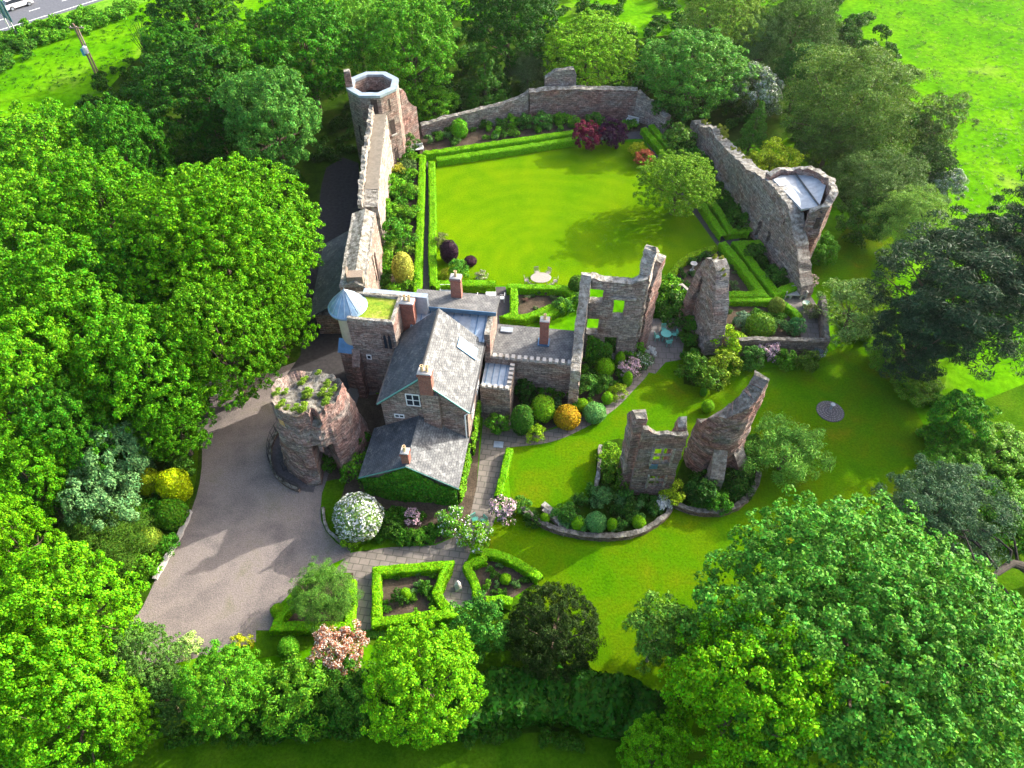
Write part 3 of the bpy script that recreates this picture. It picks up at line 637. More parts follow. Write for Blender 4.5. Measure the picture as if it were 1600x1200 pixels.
gb = thing('thick_wall_block', 'thick pale stone wall block with sloping top and dark slit, behind the conical turret', 'castle wall', (-13.6, 45, 0))
masonry('wall', [(-13.45, 45.3), (-13.6, 50), (-13.75, 55.0)], 2.1, [(0, 6.0), (.5, 6.25), (1, 6.3)], STONE_W, gb, rag=.08, jit=.05, batter=.12, openings=[])
V = []
for y, x, z in ((45.2, -13.42, 6.0), (50, -13.57, 6.25), (55.1, -13.74, 6.3)):
    V += [(x - 1.15, y, z - .15), (x + .2, y, z + .42), (x + 1.1, y, z - .15)]
mk('stone_coping', V, [(0, 1, 4, 3), (1, 2, 5, 4), (3, 4, 7, 6), (4, 5, 8, 7), (0, 3, 5, 2), (3, 6, 8, 5), (0, 2, 1), (6, 7, 8)], STONE_P, gb)
mb = MB(); mb.box((-12.28, 50.2, 2.4), (.1, .42, 3.0), .03); mb.build('slit_window', DARK, gb)
mb = MB(); mb.box((-13.2, 45.9, 6.0), (1.3, .9, .75), .05); mb.box((-13.9, 46.0, 6.0), (.12, .9, 1.1), .05); mb.build('roof_hatch', WOOD_D, gb)

lt = thing('lean_to_shed', 'dark slate roofed lean-to shed in the shade against the thick wall block', 'shed', (-16, 50, 0))
MB().prism([(-17.4, 45.5), (-14.75, 45.5), (-14.95, 55.2), (-17.9, 55.2)], -.05, 2.3).build('wall', STONE, lt)
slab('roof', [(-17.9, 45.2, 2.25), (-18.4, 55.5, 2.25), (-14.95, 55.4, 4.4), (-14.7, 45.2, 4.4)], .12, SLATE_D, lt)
mb = MB(); mb.box((-17.72, 48.5, .05), (.12, 1.0, 1.9), .05); mb.build('door', WOOD_D, lt)

# ------------------------------------------------------------------ north wall
nw = thing('north_curtain_wall', 'ragged red and grey curtain wall along the far side of the courtyard lawn', 'castle wall', (0, 83, 0))
masonry('wall', [(-11.0, 79.3), (-8, 80.5), (0, 82.6), (2, 83.0)], .7, [(0, 1.5), (.3, 1.9), (.75, 2.6), (.95, 3.3), (1, 3.9)], STONE_G, nw, rag=.1, jit=.06)
masonry('wall', [(2.1, 83.1), (8, 83.7), (15.3, 83.5)], 1.0, [(0, 3.8), (.15, 4.0), (1, 3.8)], STONE, nw, rag=.12, jit=.06, seed=3)
masonry('wall', [(15.4, 83.3), (17.0, 82.2), (18.7, 79.6)], .9, [(0, 3.7), (.3, 2.9), (1, 2.4)], STONE_G, nw, rag=.15, jit=.06, seed=5)
masonry('upper_wall', [(4.0, 84.6), (7.8, 84.8)], .8, [(0, 4.8), (.3, 5.6), (.95, 5.8), (1, 5.0)], STONE_G, nw, rag=.15, seed=6)

# ------------------------------------------------------------------ east wall and tower
ew = thing('east_curtain_wall', 'weathered curtain wall with mossy top along the right side of the courtyard', 'castle wall', (24.5, 66, 0))
masonry('wall', [(21.9, 78.5), (22.7, 75), (23.6, 71.5), (24.6, 64), (25.2, 60.5), (26.4, 55.6)], 1.3, [(0, 2.5), (.12, 3.2), (.2, 4.3), (.27, 3.6), (.45, 4.4), (.62, 5.2), (.75, 6.2), (.85, 6.7), (1, 6.6)], STONE_G, ew, rag=.25, jit=.08, openings=[(19.6, 20.2, .6, 2.6), (21.6, 22.0, 1.2, 2.6)])
masonry('wall_end', [(26.35, 55.5), (26.9, 53.2), (27.9, 50.3)], 1.3, [(0, 6.6), (.25, 5.4), (.6, 3.6), (.9, 1.5), (1, .6)], STONE_G, ew, rag=.2, jit=.09, seed=9)
MOSS = grass('moss', [(.3, (.05, .08, .006)), (.5, (.11, .135, .01)), (.75, (.20, .17, .04))], 1.5, 6)
mp = []
for y, x, z in ((77.5, 22.4, 2.95), (76.2, 22.75, 3.2), (73.3, 23.5, 4.35), (70, 24.1, 3.95), (66.5, 24.6, 4.5), (63, 25.05, 4.95)):
    mp.append((x, y, z))
MOSSES = []
def mossy(pts, w, name, parent): MOSSES.append((pts, w, name, parent))
def mossy_slab(pts, w, name, parent):
    V = []; Fc = []
    for i, (x, y, z) in enumerate(pts):
        for k, (o, dz) in enumerate(((-w * .9, -.25), (-w * .5, .09), (w * .5, .10), (w * .9, -.25))): V.append((x + o, y + rnd.uniform(-.1, .1), z + dz + rnd.uniform(-.05, .12)))
    n = len(pts)
    for i in range(n - 1):
        for k in range(4): Fc.append((i * 4 + k, i * 4 + (k + 1) % 4, (i + 1) * 4 + (k + 1) % 4, (i + 1) * 4 + k))
    Fc += [(0, 3, 2, 1), tuple((n - 1) * 4 + k for k in range(4))]
    return mk(name, V, Fc, MOSS, parent)
mossy(mp[:2], .5, 'moss_cap', ew); mossy([(mp[2][0], 74.0, 4.3), mp[2], (23.8, 71.8, 4.0)], .5, 'moss_cap', ew); mossy(mp[3:], .52, 'moss_cap', ew)
et = thing('broken_east_tower', 'broken D-shaped stone tower with a pale two-panel sheet roof, right of the courtyard', 'tower', (27.5, 57.5, 0))
ep = [(24.9, 60.3), (26.0, 60.9), (27.6, 61.0), (29.2, 59.8), (29.7, 57.6), (29.2, 55.2), (28.4, 54.1), (27.2, 54.3)]
masonry('wall', ep, .62, [(0, 6.9), (.1, 7.3), (.2, 7.1), (.35, 7.7), (.5, 8.0), (.65, 8.4), (.8, 8.5), (.92, 7.8), (1, 7.0)], STONE, et, rag=.22, jit=.1, batter=.0, seed=11)
mk('roof_slab', [(*p, 6.65) for p in ((25.3, 59.9), (26.2, 60.6), (27.6, 60.7))] + [(28.0, 54.6, 7.3), (26.7, 54.9, 6.8)] + [(*p, 6.5) for p in ((25.3, 59.9), (26.2, 60.6), (27.6, 60.7))] + [(28.0, 54.6, 7.1), (26.7, 54.9, 6.6)], [(0, 4, 3, 2, 1), (5, 6, 7, 8, 9)] + [(i, (i + 1) % 5, 5 + (i + 1) % 5, 5 + i) for i in range(5)], LEAD_W, et)
mk('roof_slab', [(27.65, 60.7, 6.75), (29.0, 59.6, 7.2), (29.4, 57.5, 7.6), (28.05, 54.6, 7.4), (27.65, 60.7, 6.5), (29.0, 59.6, 7.0), (29.4, 57.5, 7.4), (28.05, 54.6, 7.2)], [(3, 2, 1, 0), (4, 5, 6, 7)] + [(i, (i + 1) % 4, 4 + (i + 1) % 4, 4 + i) for i in range(4)], LEAD_W, et)
mb = MB(); mb.tube([(27.62, 60.6, 6.85), (28.03, 54.6, 7.42), (28.05, 53.7, 7.2)], .06, 5); mb.build('roof_joint', IRON, et)
mb = MB(); mb.box((28.1, 53.88, 5.4), (.42, .16, 1.1), .15); mb.build('slit_window', DARK, et)

# ------------------------------------------------------------------ great hall ruin
hw = thing('roofless_hall_ruin', 'roofless hall wall with square window openings and a tall pier at its right end', 'ruin', (8, 42.4, 0))
masonry('side_wall', [(4.95, 36.9), (5.3, 39.6), (5.85, 42.9)], .75, [(0, 4.6), (.3, 4.9), (.55, 6.6), (.8, 8.6), (.93, 9.5), (1, 9.4)], STONE_P, hw, rag=.15, jit=.06, seed=13)
masonry('window_wall', [(6.2, 42.75), (10.5, 42.3)], .75, [(0, 9.3), (.4, 9.0), (.75, 9.0), (.82, 9.3), (1, 9.6)], STONE_G, hw, rag=.12, jit=.05, cell=.36, openings=[(.05, 1.15, 6.7, 8.2), (2.05, 2.95, 5.2, 7.2), (.1, 1.1, 3.2, 5.0), (1.7, 2.8, .3, 3.0)], seed=14)
masonry('string_course', [(7.9, 42.13), (9.9, 41.92)], .3, 7.62, STONE_P, hw, base=7.42, rag=.02, jit=.02)
masonry('end_pier', [(10.3, 42.5), (10.9, 44.2), (11.5, 45.6)], .95, [(0, 9.6), (.25, 11.0), (.6, 11.2), (.85, 9.6), (1, 8.0)], STONE_P, hw, rag=.35, jit=.1, seed=15)
masonry('end_pier', [(10.85, 42.9), (11.9, 44.6)], .7, [(0, 8.2), (.5, 9.6), (1, 9.9)], STONE, hw, rag=.3, jit=.09, seed=16)
# leaning pier ruin
pr = thing('tall_pier_ruin', 'tall rough wall stump with a mossy peak between the patio and the terrace garden', 'ruin', (16.9, 45, 0))
masonry('wall', [(17.6, 42.9), (17.35, 44.2), (16.9, 46.2), (16.7, 47.2)], 1.15, [(0, 2.2), (.1, 4.4), (.3, 6.6), (.55, 8.4), (.8, 8.3), (1, 7.2)], STONE_G, pr, rag=.3, jit=.11, batter=.12, seed=17)
masonry('flank_wall', [(16.3, 46.9), (15.35, 46.5)], .8, [(0, 7.0), (.4, 5.6), (1, 2.6)], STONE, pr, rag=.25, jit=.08, seed=18)
mossy([(17.2, 44.9, 7.5), (17.0, 45.8, 8.3), (16.85, 46.5, 8.3)], .42, 'moss_cap', pr)

# ------------------------------------------------------------------ window ruin and curved fragment
wr = thing('window_ruin', 'square red stone ruin with two cross-shaped mullioned windows and two horns on top', 'ruin', (10.5, 28.7, 0))
dw = Vector((3.45, -.05)).normalized()
fw = masonry('front_wall', [(8.75, 28.65), (11.8, 28.6)], .34, [(0, 8.1), (.15, 8.0), (.22, 7.75), (.6, 7.65), (.85, 7.6), (1, 7.7)], STONE_R, wr, rag=.22, jit=.05, cell=.33, openings=[(1.05, 2.35, 4.2, 6.0), (1.2, 2.35, 1.2, 2.65)], seed=21)
masonry('left_return', [(8.62, 29.0), (8.5, 30.6)], .85, [(0, 8.7), (.4, 8.8), (1, 7.5)], STONE_R, wr, rag=.25, jit=.08, seed=22)
masonry('right_return', [(11.5, 29.0), (11.45, 29.9)], .55, [(0, 7.9), (.5, 8.4), (1, 7.2)], STONE, wr, rag=.25, jit=.08, seed=23)
for s0, s1, z0, z1 in ((1.05, 2.35, 4.2, 6.0), (1.2, 2.35, 1.2, 2.65)):
    mb = MB(); y = 28.6; cx = 8.75 + (s0 + s1) / 2
    mb.box((cx, y, z0 - .05), (.11, .2, z1 - z0 + .1)); mb.box((cx - (s1 - s0) / 4 - .04, y, (z0 + z1) / 2 - .06), ((s1 - s0) / 2 - .08, .19, .11)); mb.box((cx + (s1 - s0) / 4 + .04, y, (z0 + z1) / 2 - .06), ((s1 - s0) / 2 - .08, .19, .11))
    mb.box((cx - (s1 - s0) / 2 - .06, y - .12, z0 - .1), (.15, .3, z1 - z0 + .2)); mb.box((cx + (s1 - s0) / 2 + .06, y - .12, z0 - .1), (.15, .3, z1 - z0 + .2))
    mb.build('mullion_window', STONE_P, wr)
mb = MB(); mb.box((10.05, 28.46, 3.62), (.55, .12, .5)); mb.build('blue_slate_patch', LEAD_B, wr)
cw = thing('curved_wall_fragment', 'tall curved wall fragment sweeping up to a sharp peak, right of the window ruin', 'ruin', (15, 31, 0))
masonry('wall', smooth_loop([(14.1, 32.1), (14.15, 31.4), (14.7, 30.8), (15.5, 30.65), (16.4, 31.1), (17.05, 31.95)], 3, False), 1.1, [(0, 4.6), (.12, 5.4), (.3, 6.8), (.5, 7.9), (.7, 8.7), (.85, 9.2), (.97, 10.1), (1, 9.7)], STONE_R, cw, rag=.28, jit=.12, batter=.1, seed=25)
for (x, y, hh, w, a) in ((15.15, 29.35, 2.9, 1.0, -.1), (16.9, 30.6, 2.8, 1.05, .7)):
    mb = MB(); c, s = math.cos(a), math.sin(a)
    def q(px, py): return (x + px * c - py * s, y + px * s + py * c)
    V = [(*q(-w / 2, -.7), 0), (*q(w / 2, -.7), 0), (*q(w / 2, .7), 0), (*q(-w / 2, .7), 0), (*q(-w / 2, -.62), hh * .62), (*q(w / 2, -.62), hh * .62), (*q(w / 2, .7), hh * 1.25), (*q(-w / 2, .7), hh * 1.25)]
    mb.add(V, [(3, 2, 1, 0), (4, 5, 6, 7), (0, 1, 5, 4), (1, 2, 6, 5), (2, 3, 7, 6), (3, 0, 4, 7)]); mb.build('buttress', STONE_G, cw)

# ------------------------------------------------------------------ round tower stump
rt = thing('round_tower_stump', 'ruined round red tower stump with plants on its broken top, beside the gravel drive', 'ruin', (-14.8, 32.6, 0))
V = []; Fc = []; nA, nZ = 72, 26; c0 = (-14.75, 32.9)
for j in range(nZ + 1):
    for k in range(nA):
        a = 2 * math.pi * k / nA; ca, sa = math.cos(a), math.sin(a); tt = j / nZ
        top = 7.3 - 1.0 * max(0, sa) + .45 * noise.noise(Vector((ca * 2, sa * 2, 1.7))) + .3 * noise.noise(Vector((ca * 5, sa * 5, 4)))
        z = tt * top; r = 2.5 + .85 * (1 - tt) ** 1.2
        p = Vector((ca * 3, sa * 3, z * .8)); r += .2 * noise.noise(p * .7) + .13 * noise.noise(p * 2.1) + .08 * noise.noise(p * 5)
        r += .4 * (1 - tt) * max(0, math.cos(a + .45))
        # broken breach facing the drive: rough ribs and a tall dark cavity
        da = (a - math.radians(292) + math.pi) % (2 * math.pi) - math.pi
        if abs(da) < .75:
            f = 1 - abs(da) / .75; r += .25 * math.sin(da * 9 + 1) * f + .2 * noise.noise(p * 3) * f
            if abs(da + .02) < .22 and z < 3.7 + .4 * math.sin(da * 20): r -= 1.9
            if -.05 < da < .13 and 6.2 < z < 7.3: r -= .8
            if abs(da) > .26: r += .22 * f
        V.append((c0[0] + r * ca, c0[1] + r * sa, z - .02))
for j in range(nZ):
    for k in range(nA): Fc.append((j * nA + k, j * nA + (k + 1) % nA, (j + 1) * nA + (k + 1) % nA, (j + 1) * nA + k))
for ring in (.86, .66, .45, .25, .08):
    b = len(V)
    for k in range(nA):
        q = V[nZ * nA + k]; qx, qy = c0[0] + 2.35 * math.cos(2 * math.pi * k / nA) * ring, c0[1] + 2.35 * math.sin(2 * math.pi * k / nA) * ring; V.append((qx, qy, 6.5 - .2 * (qy - c0[1]) + .35 * noise.noise(Vector((qx * .9, qy * .9, 3))) + .2 * noise.noise(Vector((qx * 2.5, qy * 2.5, 8)))))
    for k in range(nA): Fc.append((b - nA + k, b - nA + (k + 1) % nA, b + (k + 1) % nA, b + k))
b = len(V) - nA; Fc.append(tuple(b + k for k in range(nA)))
mk('wall', V, Fc, STONE_R, rt)
mb = MB(); mb.box((c0[0] + 2.5 * math.cos(4.05), c0[1] + 2.5 * math.sin(4.05), 5.3), (.3, .5, .9), 4.05); mb.build('broken_sandstone', plain('fresh_sandstone', (.50, .30, .13), .9, 0, .3, 6), rt)
ring = [(c0[0] + 4.3 * math.cos(a), c0[1] + 4.3 * math.sin(a)) for a in [math.radians(x) for x in range(118, 262, 9)]]
tag(masonry('sunken_ring_kerb', ring, .22, .35, STONE_L, None, rag=.02, jit=.02), 'low curved kerb wall of the sunken ring round the round tower stump', 'low wall')
sheet('sunken_ring', [(c0[0] + 4.2 * math.cos(a), c0[1] + 4.2 * math.sin(a)) for a in [math.radians(x) for x in range(115, 275, 8)]] + [c0], .03, PATH_D)
rl = MB()
for i, p in enumerate(ring):
    rl.tube([(*p, .3), (*p, 1.25)], .025, 5)
for zz in (.75, 1.2): rl.tube([(*p, zz) for p in ring], .022, 5)
tag(rl.build('iron_railing', IRON, None, (*ring[0], 0)), 'thin black iron railing curving round the sunken ring of the tower stump', 'railing')
gx, gy = at(455, 733)
gt = thing('iron_gate', 'small black scrolled iron gate standing open at the end of the curved railing', 'gate', (gx, gy, 0), .5)
mb = MB(); mb.tube([(gx - .5, gy - .2, 0), (gx - .5, gy - .2, 1.2), (gx, gy, 1.45), (gx + .5, gy + .2, 1.2), (gx + .5, gy + .2, 0)], .03, 6); mb.build('gate_frame', IRON, gt)
mb = MB()
for k in range(1, 7): mb.tube([(gx - .5 + k / 7, gy - .2 + .4 * k / 7, .1), (gx - .5 + k / 7, gy - .2 + .4 * k / 7, 1.25)], .015, 4)
mb.tube([(gx - .5, gy - .2, .15), (gx + .5, gy + .2, .15)], .02, 4); mb.build('gate_bars', IRON, gt)
mb = MB(); x, y = at(472, 735); mb.box((x, y, 0), (1.5, .7, .16), -.15); tag(mb.build('stone_step', PALES, None, (x, y, 0)), 'pale stone step beside the iron gate at the foot of the tower stump', 'step')

# ------------------------------------------------------------------ low garden walls
def low_wall(px, hgt, label, m=STONE_L, th=.4, sm=4, cren=None):
    p = G(px); p = smooth_loop(p, sm, False) if sm else p
    return tag(masonry('garden_wall', p, th, hgt, m, None, rag=.08, jit=.05, cell=.3, crenel=cren), label, 'garden wall')
low_wall([(815, 797), (850, 823), (895, 837), (950, 842), (1000, 834), (1040, 808), (1046, 790)], .5, 'low rubble retaining wall curving round the planted bed of the window ruin')
low_wall([(1050, 790), (1080, 801), (1120, 804), (1150, 794), (1175, 770), (1184, 742)], .5, 'low rubble retaining wall curving round the shrubs below the curved wall fragment')
low_wall([(1128, 553), (1200, 553), (1283, 555)], 1.75, 'terrace garden wall with a spiky stone top above the lower lawn', STONE_L, .45, 0, (.55, .16))
low_wall([(1284, 550), (1283, 515), (1278, 480)], 1.5, 'short dark garden wall along the right end of the terrace', STONE_L, .45, 0)
low_wall([(243, 906), (262, 873), (283, 836), (298, 800)], .3, 'pale stone kerb along the left edge of the gravel drive', PALES, .3, 3)
low_wall([(310, 612), (335, 603), (368, 592)], .55, 'short pale stone wall half hidden by the trees at the top of the drive', STONE_P, .4, 0)
low_wall([(505, 795), (512, 828), (548, 861)], .22, 'thin kerb curving round the turf border in front of the house', STONE_G, .18, 3)
low_wall([(930, 770), (935, 735), (938, 700)], .45, 'short low wall beside the lawn left of the window ruin', STONE_G, .3, 2)
low_wall([(850, 798), (868, 812), (885, 836)], .35, 'low edge of the stone steps cutting through the ruin bed', STONE_G, .5, 0)

# ------------------------------------------------------------------ leaves, hedges, shrubs and trees
def leaf_quads(P, Nn, size, rng, aspect=.62, tilt=.7):
    n = len(P); Nn = Nn + rng.normal(0, tilt, (n, 3)); Nn /= np.linalg.norm(Nn, axis=1)[:, None] + 1e-9
    R = rng.normal(0, 1, (n, 3)); T = np.cross(Nn, R); T /= np.linalg.norm(T, axis=1)[:, None] + 1e-9; B = np.cross(Nn, T)
    s = (size * rng.uniform(.65, 1.35, n))[:, None]
    a, b = T * s, B * s * aspect
    bend = Nn * s * .22
    V = np.stack([P - a, P - b * .9 + bend, P + a, P + b * .9 + bend], 1).reshape(-1, 3)
    return V, np.arange(4 * n, dtype=np.int32).reshape(n, 4)
HEDGE_C = plain('hedge_core', (.045, .10, .008), .95, 0, .4, 8)
def hedge(px, w, hgt, label, col=(.105, .26, .006, 1), name='box_hedge', sm=0, leaf=.055, dens=300, closed=False, cat='hedge', z=None, rough=.05, group=None):
    p = [at(u, v, hgt if z is None else z) for u, v in px]
    if sm: p = smooth_loop(p, sm, closed)
    P = [Vector(q) for q in p]
    if closed: P.append(P[0])
    org = P[0].copy(); R = []; cum = [0]
    for a, b in zip(P, P[1:]): cum.append(cum[-1] + (b - a).length)
    ss = set(cum)
    for a, b in zip(cum, cum[1:]):
        k = max(1, round((b - a) / .35)); ss |= {a + (b - a) * i / k for i in range(k + 1)}
    prof = [(-.5, 0), (-.5, .45), (-.49, .9), (-.38, 1), (0, 1.0), (.38, 1), (.49, .9), (.5, .45), (.5, 0)]
    V = []; Fc = []; ss = sorted(ss); m = len(prof)
    rows = []
    for s in ss:
        for i in range(len(cum) - 1):
            if s <= cum[i + 1] + 1e-6: break
        f = (s - cum[i]) / max(cum[i + 1] - cum[i], 1e-6); c = P[i].lerp(P[i + 1], f); d = (P[i + 1] - P[i]).normalized(); sc = 1
        if f < .01 or f > .99:
            j = i - 1 if f < .01 else i + 1
            if closed: j %= len(P) - 1
            if 0 <= j < len(P) - 1:
                d2 = (P[j + 1] - P[j]).normalized(); e = (d + d2)
                if e.length > .2: e.normalize(); sc = min(1.6, 1 / max(.4, e.dot(d))); d = e
        n = Vector((-d.y, d.x))
        for o, zz in prof:
            q = c + n * o * w * sc; jz = rough * 2 * noise.noise(Vector((q.x * 1.5, q.y * 1.5, zz)))
            V.append((q.x - org.x + rnd.uniform(-1, 1) * rough, q.y - org.y + rnd.uniform(-1, 1) * rough, max(0, zz * hgt + (jz if zz > .3 else 0))))
    nr = len(ss)
    for i in range(nr - 1):
        for k in range(m - 1): Fc.append((i * m + k, (i + 1) * m + k, (i + 1) * m + k + 1, i * m + k + 1))
    if not closed: Fc += [tuple(range(m)), tuple((nr - 1) * m + k for k in range(m))[::-1]]
    # leaves on the clipped faces
    rng = np.random.default_rng(len(V)); Va = np.array(V); q4 = np.array([f for f in Fc if len(f) == 4 and f[1] - f[0] == m])
    A, B, C_, D = (Va[q4[:, k]] for k in range(4))
    nrm = np.cross(B - A, D - A); ar = np.linalg.norm(nrm, axis=1); nrm = nrm / (ar[:, None] + 1e-9)
    cen = (A + B + C_ + D) / 4; ctr = np.mean(Va[q4].reshape(-1, 3), axis=0)
    cnt = rng.poisson(ar * dens); idx = np.repeat(np.arange(len(q4)), cnt); u = rng.random((len(idx), 1)); v = rng.random((len(idx), 1))
    pts = A[idx] * (1 - u) * (1 - v) + B[idx] * u * (1 - v) + C_[idx] * u * v + D[idx] * (1 - u) * v
    nn = nrm[idx] * np.sign(nrm[:, 2:].sum() + 1e-9)
    LV, LF = leaf_quads(pts + nn * .015, nn, leaf, rng, .7, .4)
    quads = [list(f) for f in Fc if len(f) == 4]; other = [f for f in Fc if len(f) != 4]
    allV = np.vstack([Va, LV]); LF = LF + len(Va)
    nq = len(quads); polys = np.vstack([np.array(quads), LF])
    me = raw_mesh(name, allV, polys, [LEAF_H, LEAF_H])
    o = link(bpy.data.objects.new(name, me)); o.location = (org.x, org.y, 0); o.color = col; W[o.name] = Matrix.Translation(o.location)
    return tag(o, label, cat, group)
LEAF_H = leaf_mat('clipped_leaf', .12)

# name, px path (top centre line), width, height, label
HG = (.15, .36, .003, 1)
hedge([(660, 242), (657, 330), (654, 400), (652, 462)], .75, .75, 'clipped box hedge on the left side of the dark path along the courtyard lawn', HG)
hedge([(674, 252), (676, 330), (675, 400), (678, 446)], .75, .75, 'clipped box hedge on the lawn side of the left-hand dark courtyard path', HG)
hedge([(664, 236), (668, 238), (780, 222), (900, 205)], .85, .8, 'clipped box hedge along the foot of the flower border by the north wall', HG)
hedge([(682, 248), (780, 234), (905, 215)], .85, .8, 'clipped box hedge at the far edge of the courtyard lawn, in front of its twin', HG)
hedge([(628, 243), (661, 243)], .7, .7, 'short box hedge beside the white bench below the octagonal tower', HG)
hedge([(678, 446), (688, 442), (774, 442)], .85, .9, 'clipped box hedge along the near edge of the lawn behind the rear slate roof', HG)
hedge([(792, 446), (880, 449), (905, 462), (880, 472), (820, 495), (790, 494), (803, 490), (803, 450)], .7, .8, 'clipped box hedge enclosing the triangular rose bed by the oval table', HG)
hedge([(905, 470), (870, 482), (845, 498)], .7, .75, 'clipped box hedge behind the tall chimney of the flat roofed wing', HG)
hedge([(1006, 200), (1040, 240), (1080, 290), (1117, 347), (1132, 368)], .75, .8, 'long clipped box hedge along the lawn edge of the right-hand path', HG)
hedge([(1018, 195), (1055, 240), (1095, 290), (1128, 335), (1142, 361), (1170, 358), (1175, 362)], .75, .8, 'long clipped box hedge along the wall side of the right-hand path', HG)
hedge([(1129, 378), (1160, 415), (1192, 458), (1134, 459)], .85, .85, 'thick clipped box hedge turning a sharp corner round the shady rose bed', HG)
hedge([(1194, 378), (1154, 380), (1180, 415), (1213, 456), (1243, 445)], .85, .85, 'thick clipped box hedge bent round the planted bed under the east tower', HG)
hedge([(1134, 467), (1180, 467), (1215, 470), (1235, 480), (1250, 495)], .6, .7, 'clipped box hedge curving along the terrace garden path', HG, sm=3)
hedge([(1045, 436), (1062, 412), (1085, 396), (1118, 386)], .6, .55, 'loose yellowish hedge curving round the round bed at the lawn corner', (.19, .33, .006, 1), sm=3, rough=.07, leaf=.09)
hedge([(588, 892), (640, 887), (700, 882), (698, 888), (690, 905), (682, 925), (690, 940), (706, 958), (640, 964), (588, 972)], .62, .75, 'clipped box hedge enclosing the wavy-sided rose bed by the entrance path', HG, closed=True)
hedge([(760, 872), (738, 878), (730, 885), (740, 905), (745, 925), (750, 938)], .55, .7, 'clipped box hedge with a wavy line beside the small statue', HG, sm=3)
hedge([(752, 862), (780, 866), (815, 882), (845, 903)], .62, .7, 'clipped box hedge curving along the lawn above the fan-shaped bed', HG, sm=3)
hedge([(760, 938), (780, 936), (800, 940)], .6, .7, 'short clipped box hedge beside the dark yew', HG)
hedge([(548, 905), (548, 940), (545, 978), (430, 978), (440, 958), (468, 930)], .62, .75, 'clipped box hedge enclosing the juniper bed beside the gravel drive', HG)
hedge([(796, 700), (786, 745), (778, 775)], .55, .7, 'clipped box hedge between the flagged house path and the lower lawn', HG)
hedge([(410, 1100), (500, 1090), (600, 1090), (700, 1098), (800, 1078), (900, 1080), (1000, 1108), (1065, 1135)], 3.0, 2.0, 'long broad dark hedge running along the bottom of the garden', (.022, .085, .004, 1), 'boundary_hedge', 4, .16, 55, rough=.28)
hedge([(500, 985), (600, 992), (700, 985)], .5, .1, 'narrow strip of low turf edging below the rose bed hedge', (.05, .15, .01, 1), 'low_edging', leaf=.05)

def ball_mesh(name, seed, leaf=.075, n=2600, sx=1, sz=1, petals=None):
    rng = np.random.default_rng(seed)
    d = rng.normal(0, 1, (n, 3)); d /= np.linalg.norm(d, axis=1)[:, None]
    lump = np.array([1 + .13 * noise.noise(Vector(q) * 2.0 + Vector((seed, 0, 0))) for q in d])
    p = d * lump[:, None] * np.array((sx, sx, sz)) + np.array((0, 0, sz * .92)); p = p[p[:, 2] > 0]; d = d[:len(p)] if len(p) == len(d) else d[(d * lump[:, None] * np.array((sx, sx, sz)) + np.array((0, 0, sz * .92)))[:, 2] > 0]
    V, Fq = leaf_quads(p, d, leaf, rng, .65, .55)
    cv = []; cf = []; k = 14; m = 9
    for j in range(m + 1):
        th = math.pi * j / m
        for i in range(k): cv.append((.93 * sx * math.sin(th) * math.cos(2 * math.pi * i / k), .93 * sx * math.sin(th) * math.sin(2 * math.pi * i / k), max(0, .93 * sz * math.cos(th) + sz * .92)))
    for j in range(m):
        for i in range(k): cf.append((j * k + i, (j + 1) * k + i, (j + 1) * k + (i + 1) % k, j * k + (i + 1) % k))
    mi = None if petals is None else np.concatenate([(rng.random(len(Fq)) < .52).astype(np.int32), np.zeros(len(cf), np.int32)])
    return raw_mesh(name, np.vstack([V, np.array(cv)]), np.vstack([Fq, np.array(cf) + len(V)]), [LEAF_H] + ([petals] if petals else []), midx=mi)
